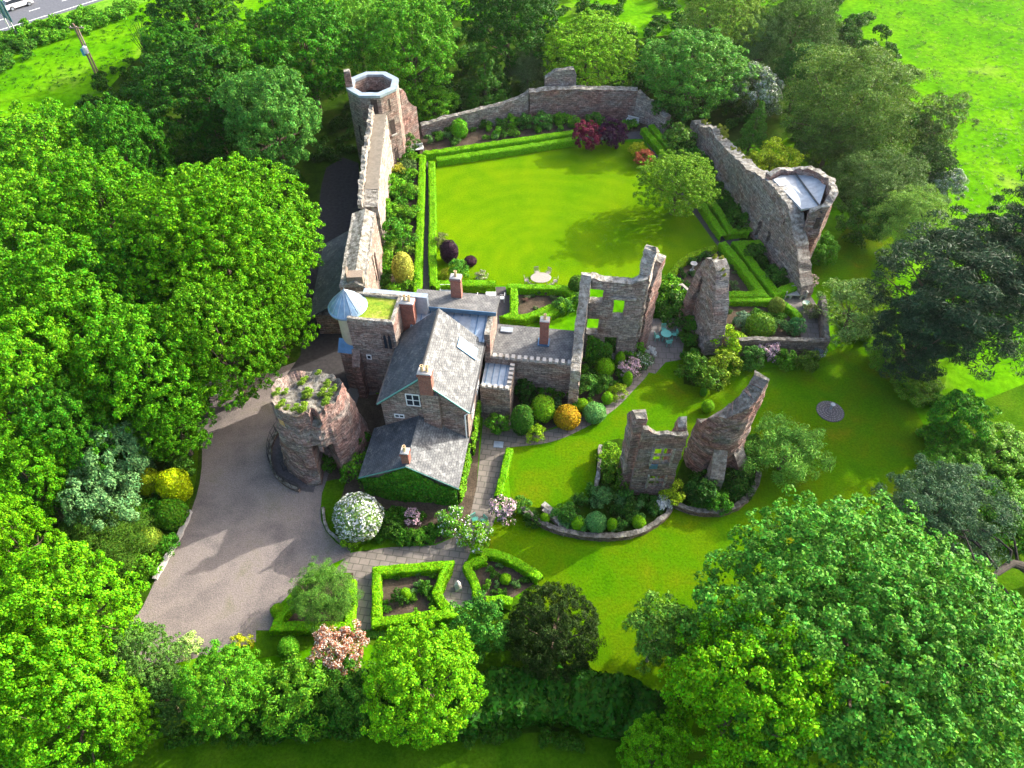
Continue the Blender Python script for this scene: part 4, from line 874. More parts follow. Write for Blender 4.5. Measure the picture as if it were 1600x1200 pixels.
def crown(name, seed, R, z0, z1, nc, nl, leaf, rc=.24, aspect=.62, shape='round', tilt=.65, up=.35, mats=None, second=0., drop=0., fill=.25, lb=(.26, .18, .12)):
    "leaf clumps spread through a crown; a fraction 'second' of the outer leaves takes the second material"
    rng = np.random.default_rng(seed); Ps = []; Ns = []; CC = []
    zc, rv = (z0 + z1) / 2, (z1 - z0) / 2
    for c in range(nc):
        d = rng.normal(0, 1, 3); d /= np.linalg.norm(d); d[2] = d[2] + up; d /= np.linalg.norm(d)
        if shape == 'cone':
            t = rng.random() ** 1.35; a = rng.uniform(0, 2 * math.pi); rr = R * (1 - t) ** .85 * rng.uniform(.75, 1.0)
            cc = np.array((rr * math.cos(a), rr * math.sin(a), z0 + (z1 - z0) * t)); d = np.array((math.cos(a), math.sin(a), .35)); rad = R * rc * (1.15 - .7 * t)
        else:
            lob = 1 + lb[0] * noise.noise(Vector(d * 1.9) + Vector((seed * 3.7, 0, 0))) + lb[1] * noise.noise(Vector(d * 4.2) + Vector((0, seed * 1.7, 0))) + lb[2] * noise.noise(Vector(d * 8.5) + Vector((seed * .7, 0, 3)))
            k = rng.uniform(.80, 1.0) if rng.random() > fill else rng.uniform(.35, .8)
            cc = np.array((d[0] * R * lob * k, d[1] * R * lob * k, zc + d[2] * rv * lob * k)); rad = R * rc * rng.uniform(.65, 1.3)
            if shape == 'flat': cc[2] = round((cc[2] - z0) / (rv * .34)) * rv * .34 + z0 + rng.uniform(-.2, .2)
        if cc[2] < z0 * .6: cc[2] = z0 * .6 + rng.random() * .5
        CC.append(cc)
        m = int(nl * rng.uniform(.7, 1.3)); e = rng.normal(0, .8, (m, 3)) + d * .6 + np.array((0, 0, .55)); e /= np.linalg.norm(e, axis=1)[:, None]
        rr = rad * rng.uniform(.6, 1.06, m)[:, None]; flat = np.array((1, 1, .72 if shape != 'flat' else .38))
        q = cc + e * rr * flat
        if drop: q[:, 2] -= drop * rng.random(m) * np.linalg.norm(q[:, :2], axis=1) / R
        Ps.append(q); Ns.append(e * .8 + d * .3 + np.array((0, 0, .3)))
    P = np.vstack(Ps); Nn = np.vstack(Ns); ok = P[:, 2] > .05; P, Nn = P[ok], Nn[ok]
    V, Fq = leaf_quads(P, Nn, leaf, rng, aspect, tilt)
    mi = None
    if second: mi = (rng.random(len(P)) < second * np.clip((P[:, 2] - z0) / (z1 - z0) * 1.6, 0.2, 1)).astype(np.int32)
    return raw_mesh(name, V, Fq, mats or [LEAF], midx=mi), CC
def trunk_mesh(name, seed, hgt, r, CC, nb=9, mat=None, ztop=.75):
    rg = random.Random(seed); mb = MB(); lean = rg.uniform(-.3, .3)
    pts = [(0, 0, -.05), (lean * .2, .05, hgt * .2), (lean * .5, .1, hgt * .45), (lean, 0, hgt * ztop)]
    mb.tube(pts, [r * 1.25, r, r * .75, r * .3], 7)
    for c in rg.sample(CC, min(nb, len(CC))):
        t = rg.uniform(.3, .85); b = Vector(pts[1]).lerp(Vector(pts[3]), t); e = Vector(c); mid = b.lerp(e, .55) + Vector((0, 0, -.08 * (e - b).length))
        mb.tube([b, mid, e], [r * .4, r * .24, r * .06], 5)
    return raw_mesh(name, mb.V, mb.F, mat or BARK)
PETAL_C = plain('cream_blossom', (.50, .44, .36), .7, 0, .15, 30)
PETAL_G = plain('greyish_blossom', (.42, .44, .38), .7, 0, .15, 30)
BARK_G = plain('grey_bark', (.032, .028, .025), .9, 0, .3, 5)
TEMPL = {}
def templ(kind, variants):
    TEMPL[kind] = variants
def mktree(seed, R, z0, z1, nc, nl, leaf, tr=.3, mat=None, nb=9, **kw):
    me, CC = crown('crown', seed, R, z0, z1, nc, nl, leaf, **kw)
    co = np.empty(len(me.vertices) * 3, np.float32); me.vertices.foreach_get('co', co); co = co.reshape(-1, 3)
    Re = np.percentile(np.hypot(co[:, 0], co[:, 1]), 95); hc = (np.percentile(co[:, 2], 4) + np.percentile(co[:, 2], 97)) / 2
    return (me, trunk_mesh('trunk', seed, hc * 1.15, tr, CC, nb, mat), Re, hc)
templ('broad', [mktree(100 + s, 6, 2.0, 12.6, 800, 75, .10, .38, rc=.082, fill=.25, aspect=.75) for s in range(4)])
templ('fine', [mktree(120 + s, 6, 1.6, 12, 1250, 55, .09, .36, rc=.055, tilt=.9, fill=.3, aspect=.75) for s in range(3)])
templ('feather', [mktree(140 + s, 5, .8, 9.5, 420, 130, .10, .28, rc=.14, aspect=.32, tilt=1.2, fill=.45) for s in range(2)])
templ('chestnut', [mktree(160 + s, 8, 1.2, 14, 3200, 52, .088, .5, rc=.043, fill=.42, aspect=.75, lb=(.16, .13, .09)) for s in range(2)])
templ('sycamore', [mktree(170, 4, .8, 8.6, 600, 80, .075, .28, rc=.085, fill=.2, aspect=.75), mktree(171, 4, .8, 8.6, 580, 80, .075, .28, rc=.085, fill=.2, aspect=.75)])
templ('conifer', [mktree(180, 2.4, .5, 8.5, 170, 70, .14, .2, shape='cone', rc=.22, aspect=.3, tilt=.6)])
templ('droop', [mktree(185, 4, .5, 13, 150, 120, .20, .3, shape='cone', rc=.2, aspect=.34, tilt=.6, drop=1.2)])
templ('pine', [mktree(190 + s, 6, 3, 13, 330, 150, .20, .4, BARK, 14, shape='flat', rc=.14, aspect=.2, tilt=1.2, fill=.5) for s in range(2)])
templ('yew', [mktree(200, 3.2, .0, 6.2, 620, 80, .085, .35, rc=.09, aspect=.35, tilt=.8, up=.15, lb=(.05, .05, .09))])
templ('birch', [mktree(210, 2.2, 1.2, 9.5, 90, 80, .12, .12, BARK_P, 12, rc=.26, tilt=1.2, fill=.5, drop=.6)])
templ('weep', [mktree(220, 3, .3, 5.2, 110, 130, .15, .16, rc=.22, aspect=.22, tilt=1.1, drop=.9, fill=.4)])
templ('bush', [mktree(230 + s, 2, .1, 3.7, 120, 110, .075, .1, rc=.19, nb=5) for s in range(3)])
templ('blossom', [mktree(240, 2, .2, 3.8, 110, 110, .08, .1, rc=.2, nb=5, mats=[LEAF, PETAL], second=.5)])
templ('russet', [mktree(247, 2, .2, 3.8, 130, 110, .07, .1, rc=.18, nb=5, mats=[LEAF, PETAL_C], second=.36)])
templ('hawthorn', [mktree(246, 2, .2, 3.8, 110, 110, .08, .1, rc=.2, nb=5, mats=[LEAF, PETAL_G], second=.32)])
templ('wispy', [mktree(250, 2, .2, 4.4, 60, 70, .11, .08, rc=.22, nb=16, tilt=1.2, aspect=.3, fill=.6)])
tree_n = 0
def tree(kind, u, v, rpx, zc, col, label, cat='tree', name=None, rz=None, group=None, sz=None):
    global tree_n
    tree_n += 1
    var = TEMPL[kind]; me, tm, R, hc = var[tree_n % len(var)]
    x, y = at(u, v, zc); r = rpx / ppm(v, zc); s = r / R
    nm = name or {'conifer': 'conifer_tree', 'pine': 'pine_tree', 'yew': 'yew_tree', 'birch': 'birch_tree', 'bush': 'bush', 'blossom': 'flowering_bush', 'wispy': 'bush'}.get(kind, 'broadleaf_tree')
    t = thing(nm, label, cat, (x, y, 0), (tree_n * 2.399) % 6.283 if rz is None else rz, group)
    for m, n in ((me, 'crown'), (tm, 'trunk')):
        o = link(bpy.data.objects.new(n, m)); o.parent = t; o.scale = (s, s, sz or zc / hc); o.color = (*col, 1)
    return t
LIME = (.10, .29, .003); GREEN = (.045, .185, .006); MID = (.068, .235, .003); DEEP = (.026, .105, .006); SILV = (.11, .25, .08); OLIVE = (.075, .14, .03); GREY = (.10, .18, .04); YEL = (.40, .46, .008)
# --- woodland left of the castle
tree('broad', 300, 20, 72, 6.5, DEEP, 'dark round tree at the far end of the left wood, beside the roadside field')
tree('broad', 270, 75, 45, 5, GREEN, 'small green tree in front of the dark round tree near the roadside field')
tree('broad', 395, 105, 80, 7.5, MID, 'mid-green tree between the roadside field and the tall dark tree left of the octagonal tower')
tree('broad', 475, 70, 92, 8.5, GREEN, 'big dark green tree rising left of the octagonal tower')
tree('broad', 320, 150, 100, 8, DEEP, 'broad dark tree behind the brightest lime tree of the left wood')
tree('broad', 425, 185, 72, 8, (.075, .23, .03), 'bluish green tree directly left of the octagonal tower')
tree('broad', 60, 258, 108, 8, (.09, .28, .004), 'lime green tree at the near edge of the roadside field, below the utility pole')
tree('broad', 190, 235, 68, 7.5, GREEN, 'darker green tree between the field edge and the brightest lime tree')
tree('chestnut', 338, 375, 148, 8.5, (.085, .26, .002), 'largest bright lime tree filling the middle of the left wood')
tree('fine', 420, 480, 66, 6.0, (.085, .25, .003), 'bright fine-leaved tree leaning over the shaded drive opposite the conical turret')
tree('broad', 150, 330, 95, 8.5, MID, 'lumpy green tree in the middle of the left wood, left of the largest lime tree')
tree('broad', 40, 370, 100, 8.5, (.09, .28, .004), 'lime green tree at the left picture edge level with the courtyard lawn')
tree('broad', 210, 450, 80, 7, GREEN, 'shaded green tree in the hollow below the largest lime tree')
tree('broad', 95, 480, 105, 8.5, MID, 'lumpy sycamore in the left wood level with the conical turret')
tree('fine', 340, 525, 95, 7.5, (.08, .24, .004), 'fine-leaved tree whose lower boughs hang over the top of the gravel drive')
tree('broad', 225, 575, 95, 7.5, (.072, .25, .004), 'green sycamore left of the top of the gravel drive')
tree('broad', 40, 600, 95, 8, (.09, .28, .004), 'lime sycamore at the left picture edge level with the round tower stump')
tree('fine', 262, 648, 62, 5, (.06, .205, .004), 'low spreading tree reaching out over the edge of the gravel drive')
tree('broad', 105, 670, 70, 6.5, GREEN, 'green tree behind the upper silver-leaved tree')
tree('broad', 35, 735, 70, 6, MID, 'green tree at the left picture edge beside the silver-leaved trees')
tree('bush', 175, 715, 58, 3.6, SILV, 'upper one of two silver-leaved bushy trees beside the drive', 'tree', 'silver_leaved_tree')
tree('bush', 160, 785, 55, 3.2, (.115, .255, .085), 'lower one of two silver-leaved bushy trees beside the drive', 'tree', 'silver_leaved_tree')
tree('wispy', 75, 770, 42, 2.5, (.11, .13, .04), 'thin brownish bush left of the silver-leaved trees', 'bush')
tree('feather', 150, 850, 80, 2.2, (.055, .13, .010), 'low spreading dark juniper below the silver-leaved trees', 'bush', 'juniper_bush')
tree('sycamore', 20, 845, 55, 5.5, LIME, 'bright lime young tree at the left edge beside the dark juniper')
tree('sycamore', 110, 950, 92, 6, (.095, .29, .003), 'brightest yellow-lime tree overhanging the near end of the gravel drive')
tree('sycamore', 40, 1040, 105, 6.5, (.08, .265, .003), 'yellow-lime tree in the bottom left corner')
tree('sycamore', 115, 1120, 95, 5.5, (.08, .265, .003), 'yellow-lime tree just right of the bottom left corner')
tree('sycamore', 195, 1120, 45, 4.2, (.10, .28, .004), 'small lime tree above the bottom lawn at left')
tree('fine', 215, 1035, 62, 3.6, (.085, .20, .03), 'grey-green shrubby tree at the near tip of the gravel drive')
tree('fine', 255, 1090, 48, 2.6, (.045, .12, .02), 'dark bush between the grey-green shrubby tree and the round glossy tree')
tree('sycamore', 347, 1075, 62, 4.2, (.075, .25, .010), 'round glossy green tree below the gravel drive')
# --- behind the castle
tree('broad', 640, 68, 78, 8, (.085, .27, .010), 'big bright tree standing right behind the octagonal tower')
tree('broad', 560, 45, 50, 6, (.12, .32, .02), 'lighter tree in the gap between the two big trees behind the octagonal tower')
tree('broad', 795, 25, 78, 8, DEEP, 'dark green tree at the top middle of the picture')
tree('droop', 757, 118, 46, 4.0, (.045, .14, .010), 'dark drooping conifer behind the low part of the north wall', name='conifer_tree')
tree('fine', 920, 74, 76, 5.5, (.16, .36, .008), 'bright yellow-green tree behind the tall part of the north wall')
tree('feather', 825, 106, 32, 3.2, (.10, .17, .06), 'small grey olive tree left of the bright yellow-green tree')
tree('bush', 677, 160, 40, 1.9, (.085, .25, .008), 'laurel bush behind the low wall just right of the octagonal tower', 'bush')
tree('broad', 1085, 105, 84, 6, (.075, .235, .018), 'big rounded tree behind the far right corner of the courtyard')
tree('fine', 1130, 35, 68, 7, (.16, .29, .03), 'yellowish tree behind the big rounded tree at the far right corner')
tree('hawthorn', 1182, 140, 44, 3.6, (.15, .24, .10), 'tree with white blossom to the right of the big rounded tree', 'tree', 'hawthorn_tree')
tree('feather', 1240, 50, 70, 6, (.055, .13, .018), 'dark thin-leaved tree at the top right behind the willow')
tree('broad', 1252, 110, 38, 5, (.035, .13, .015), 'small dark tree tucked left of the big willow')
tree('feather', 1185, 70, 40, 5, (.15, .28, .08), 'pale green tree at the top between the yellowish tree and the dark thin tree')
tree('feather', 1335, 150, 102, 7, (.10, .20, .025), 'big grey-green willow at the edge of the right-hand meadow', name='willow_tree')
tree('feather', 1300, 215, 60, 4, (.075, .16, .02), 'low willow bough clump below the big grey-green willow', name='willow_tree')
tree('wispy', 1470, 190, 50, 5, (.10, .18, .04), 'thin half-bare tree with ivy on its trunk at the meadow edge')
tree('fine', 1455, 255, 40, 3.2, (.035, .10, .012), 'dark ivy clump round the foot of the half-bare tree', 'bush', 'ivy_bush')
tree('conifer', 1178, 208, 31, 4, (.06, .18, .012), 'small pointed conifer between the east curtain wall and the willow')
tree('bush', 1207, 262, 42, 3, (.28, .38, .010), 'yellow-green bush directly behind the broken east tower', 'bush')
tree('feather', 1375, 285, 72, 4, (.07, .15, .025), 'grey-green scrub tree between the willow and the dark pine')
tree('feather', 1425, 345, 58, 4, (.17, .33, .05), 'pale lime scrub tree in front of the dark pine')
tree('hawthorn', 1480, 290, 28, 2.2, (.16, .26, .11), 'small white-flowering bush at the meadow edge', 'bush')
tree('bush', 1350, 345, 40, 2.6, (.05, .15, .012), 'dark scrub bush beside the grass strip right of the broken east tower', 'bush')
tree('pine', 1512, 452, 132, 8, (.024, .058, .026), 'very large dark blue-green pine on the right')
tree('pine', 1592, 400, 95, 9, (.024, .058, .026), 'second dark pine at the right picture edge behind the very large one')
tree('pine', 1440, 525, 68, 5.5, (.024, .058, .026), 'lower dark pine bough clump at the left side of the very large pine')
tree('bush', 1287, 388, 27, 1.7, (.085, .26, .010), 'green bush at the foot of the broken east tower', 'bush')
tree('wispy', 1335, 480, 60, 3.2, (.15, .27, .06), 'loose light green bush between the terrace wall and the dark pine', 'bush')
tree('bush', 1500, 650, 44, 2.6, (.055, .21, .012), 'dense green bush at the right edge of the lower lawn', 'bush')
tree('weep', 1230, 705, 66, 2.3, (.12, .29, .035), 'pale weeping tree standing alone on the lower lawn', name='weeping_tree')
tree('pine', 1478, 800, 88, 4.5, (.045, .105, .045), 'smaller pine with soft grey-green tufts at the lower right')
tree('pine', 1400, 810, 30, 1.8, (.04, .09, .04), 'low pine bough clump on the lawn left of the smaller grey-green pine', 'bush', 'pine_bush')
tree('chestnut', 1358, 1010, 248, 8, (.070, .232, .020), 'huge horse chestnut filling the bottom right corner')
tree('sycamore', 1170, 1085, 128, 7.5, (.115, .32, .003), 'bright lime sycamore in front of the huge horse chestnut')
tree('sycamore', 1022, 1180, 52, 4.5, (.105, .30, .004), 'small bright lime tree at the bottom edge')
tree('birch', 1030, 985, 52, 5, (.10, .23, .025), 'slender birch on the lawn between the yew and the horse chestnut')
tree('yew', 864, 985, 72, 2.6, (.020, .044, .006), 'dense round dark yew at the near end of the lawn')
tree('bush', 750, 980, 48, 2.6, (.055, .20, .020), 'green bushy tree between the rose bed hedge and the dark yew', 'bush')
tree('sycamore', 662, 1062, 92, 5, (.12, .33, .004), 'bright lime sycamore in front of the rose beds at the bottom')
tree('feather', 505, 925, 50, 1.9, (.085, .21, .025), 'spreading juniper with upright tips in the hedged bed beside the drive', 'bush', 'juniper_bush')
tree('bush', 460, 1085, 62, 2.4, (.085, .24, .010), 'broad glossy laurel mound below the pink and white flowering bush', 'bush')
tree('bush', 555, 1085, 55, 2.2, (.05, .15, .010), 'darker laurel mound right of the broad glossy one', 'bush')
tree('russet', 525, 1015, 46, 2.2, (.30, .12, .06), 'russet-leaved bush covered in cream flowers', 'bush', rz=1.0)
tree('bush', 1565, 700, 50, 1.4, (.11, .27, .015), 'bright scrub on the bank at the right picture edge', 'bush')
tree('bush', 1500, 735, 45, 1.1, (.08, .23, .012), 'green scrub on the bank behind the smaller pine', 'bush')
tree('bush', 1575, 790, 48, 1.2, (.07, .21, .012), 'dark green scrub on the bank at the right edge beside the bare branches', 'bush')
tree('bush', 1430, 600, 40, 1.0, (.10, .24, .012), 'low yellowish scrub under the near side of the very large pine', 'bush')
tree('bush', 1385, 560, 30, .9, (.09, .25, .012), 'low green plants under the left side of the very large pine', 'bush')
# lawn trees
tree('fine', 1060, 283, 62, 4, (.14, .29, .012), 'loose-crowned tree casting its shadow across the courtyard lawn', sz=.55)
tree('bush', 918, 210, 24, 1.9, (.16, .018, .045), 'dark red Japanese maple at the far end of the courtyard lawn', 'tree', 'maple_tree')
tree('bush', 958, 206, 24, 2.0, (.055, .016, .045), 'purple-black maple beside the dark red one', 'tree', 'maple_tree')
tree('bush', 1007, 246, 17, .9, (.34, .10, .045), 'low orange-red maple at the right side of the courtyard lawn', 'bush', 'maple_bush')
tree('bush', 996, 233, 14, .9, (.33, .38, .008), 'small yellow bush behind the low orange-red maple', 'bush')

# bare limbs of the leaning dead tree
bx, by = at(1600, 905)
mb = MB(); L0 = Vector((bx + 1.5, by - .5, 0))
def P3(u, v, z): p = at(u, v, z); return Vector((*p, z))
mb.tube([L0, P3(1596, 884, 2.0), P3(1580, 880, 3.4), P3(1562, 893, 4.6), P3(1545, 905, 5.6)], [.36, .32, .26, .2, .1], 11)
for pts in ([(1562, 893, 4.6), (1535, 858, 5.0), (1512, 828, 5.4), (1503, 829, 5.6)], [(1575, 885, 3.8), (1580, 860, 4.6), (1555, 840, 5.2), (1530, 825, 5.6)], [(1548, 905, 5.4), (1525, 880, 5.6), (1505, 830, 5.8)], [(1590, 880, 2.6), (1585, 845, 4.0), (1582, 838, 4.4)], [(1545, 905, 5.5), (1570, 920, 5.6), (1590, 950, 5.4)], [(1555, 900, 5.0), (1540, 935, 5.3), (1520, 950, 5.5)], [(1535, 858, 5.0), (1520, 845, 5.2), (1478, 830, 5.3)]):
    q = [P3(*p) for p in pts]; mb.tube(q, [.12 - .09 * i / (len(q) - 1) for i in range(len(q))], 5)
tag(mb.build('dead_tree', BARK_G, None, (L0.x, L0.y, 0)), 'leaning dead tree with pale bare curving limbs at the right picture edge', 'tree')
px0 = at(232, 90)
mb = MB(); rg = random.Random(5)
for k in range(26):
    a, e = rg.uniform(0, 6.28), rg.uniform(.3, 1.6); hh = rg.uniform(3, 5.5)
    mb.tube([(px0[0] + .2 * math.cos(a), px0[1] + .2 * math.sin(a), 0), (px0[0] + e * .5 * math.cos(a), px0[1] + e * .5 * math.sin(a), hh * .5), (px0[0] + e * math.cos(a), px0[1] + e * math.sin(a), hh)], [.07, .045, .015], 4)
tag(mb.build('bare_shrub', BARK_G, None, (*px0, 0)), 'bare brown many-stemmed shrub at the edge of the roadside field', 'bush')

# --- clipped balls, cones and round shrubs
BALLS = [ball_mesh('topiary', 1), ball_mesh('topiary', 2, sz=1.1), ball_mesh('topiary', 3, sz=1.45, sx=.95)]
LOOSE = [crown('shrub', 300 + s, 1, .05, 1.7, 34, 60, .085, rc=.34, tilt=.8)[0] for s in range(4)]
DOME = ball_mesh('shrub', 9, .062, 3600, petals=PETAL)
FLOWER = {k: crown('shrub', 310 + i, 1, .05, 1.6, 34, 60, .085, rc=.34, mats=[LEAF, m], second=sec)[0] for i, (k, m, sec) in enumerate((('white', PETAL, .85), ('pink', PETAL_P, .6), ('some', PETAL, .15), ('red', PETAL_R, .5)))}
SPIKY = crown('shrub', 320, 1, .05, 1.7, 24, 60, .16, rc=.3, aspect=.22, tilt=1.1)[0]
ns = 0
def shrub(mesh, u, v, rpx, col, label, cat='shrub', name=None, sz=1.0, group=None, zc=None):
    global ns
    ns += 1
    r0 = rpx / ppm(v, .5); z = r0 * .9 * sz if zc is None else zc
    x, y = at(u, v, z); s = rpx / ppm(v, z)
    me = mesh[ns % len(mesh)] if isinstance(mesh, list) else mesh
    o = link(bpy.data.objects.new(name or ('topiary_ball' if mesh is BALLS or me in BALLS else 'shrub'), me)); o.location = (x, y, 0); o.rotation_euler = (0, 0, ns * 2.4); o.scale = (s, s, s * sz); o.color = (*col, 1)
    return tag(o, label, cat, group)
B = BALLS; TG = (.14, .33, .004)
for u, v, r, col, sz, lab in (
    (235, 757, 21, (.21, .28, .003), 1.1, 'yellow shrub left of the brighter yellow one beside the drive'),
    (276, 765, 26, (.31, .40, .002), .9, 'brightest yellow rounded shrub at the edge of the gravel drive'),
    (267, 803, 25, (.055, .17, .006), 1.0, 'dark green clipped ball just below the bright yellow shrub beside the drive'),
    (236, 845, 19, (.17, .26, .02), 1.0, 'yellow-green rounded shrub below the dark clipped ball beside the drive'),
    (557, 808, 37, (.30, .34, .24), .95, None),
    (630, 427, 18, (.38, .40, .06), 1.15, 'large straw-yellow clipped ball in the west border'),
    (1188, 509, 22, (.085, .20, .010), .95, 'largest dark green clipped ball in the terrace garden'),
    (945, 577, 14, TG, 1.15, 'clipped ball in the bed right of the flat roofed wing, tallest of its group'),
    (968, 566, 8, TG, 1.5, 'narrow clipped cone close behind the tallest clipped ball of the terrace bed'),
    (910, 633, 10, TG, 1.1, 'small clipped ball between the orange shrub and the curved path'),
    (949, 623, 9, TG, 1.2, 'small clipped ball at the edge of the curved path below the pinkish plants'),
    (980, 596, 8, TG, 1.4, 'slim clipped cone beside the curved path near the patio'),
    (886, 652, 20, (.36, .24, .010), .95, 'orange-gold rounded shrub beside the curved path'),
    (848, 640, 19, (.18, .36, .010), 1.15, 'bright lime clipped shrub in front of the wing wall'),
    (816, 662, 19, (.045, .14, .012), 1.1, 'dark green clipped shrub left of the bright lime one'),
    (929, 645, 18, (.10, .27, .06), .8, 'bluish green dome shrub beside the orange-gold shrub'),
    (1106, 636, 10, TG, 1.0, 'clipped ball on the lawn left of the tall curved wall'),
    (1099, 614, 6, (.06, .2, .01), 1.0, 'small dark clipped ball at the foot of the bushes behind the curved wall'),
    (851, 810, 8, TG, 1.15, 'leftmost clipped ball in the bed below the window ruin'),
    (903, 819, 11, TG, 1.0, 'clipped ball left of the blue-green mound in the bed below the window ruin'),
    (956, 822, 9, TG, 1.1, 'clipped ball right of the blue-green mound in the bed below the window ruin'),
    (998, 816, 11, TG, .95, 'rightmost clipped ball in the bed below the window ruin'),
    (931, 817, 17, (.075, .21, .05), .8, 'blue-green mound among the clipped balls below the window ruin'),
    (634, 930, 9, TG, 1.0, 'clipped ball in the wavy-sided rose bed'),
    (790, 905, 9, TG, 1.0, 'clipped ball in the fan-shaped bed'),
    (451, 1012, 16, (.085, .26, .01), 1.0, 'round clipped shrub left of the russet flowering bush'),
    (466, 930, 10, TG, 1.0, 'round knob of clipped box at the upper corner of the juniper bed'),
    (434, 954, 11, TG, 1.0, 'round knob of clipped box beside the gravel drive'),
    (902, 447, 14, (.055, .13, .012), 1.0, 'dark round shrub between the oval table and the hall ruin'),
    (702, 398, 15, (.035, .016, .030), .9, 'purple-black rounded shrub at the near left corner of the courtyard lawn'),
    (735, 408, 10, (.05, .02, .03), .7, 'smaller purple shrub right of the purple-black one'),
    (718, 203, 13, (.10, .30, .008), 1.1, 'bright round shrub in the north border near the octagonal tower'),
    (1212, 482, 13, (.13, .19, .02), .8, 'bronze-tinted low ball behind the largest clipped ball of the terrace garden')):
    if lab: shrub(B, u, v, r, col, lab, name='topiary_ball' if 'clipped' in lab else 'rounded_shrub', sz=sz)
shrub(DOME, 559, 808, 38, (.12, .20, .05), 'big round bush covered in white flowers in front of the ivy-clad gable', name='flowering_shrub', sz=.95)
Lo = LOOSE
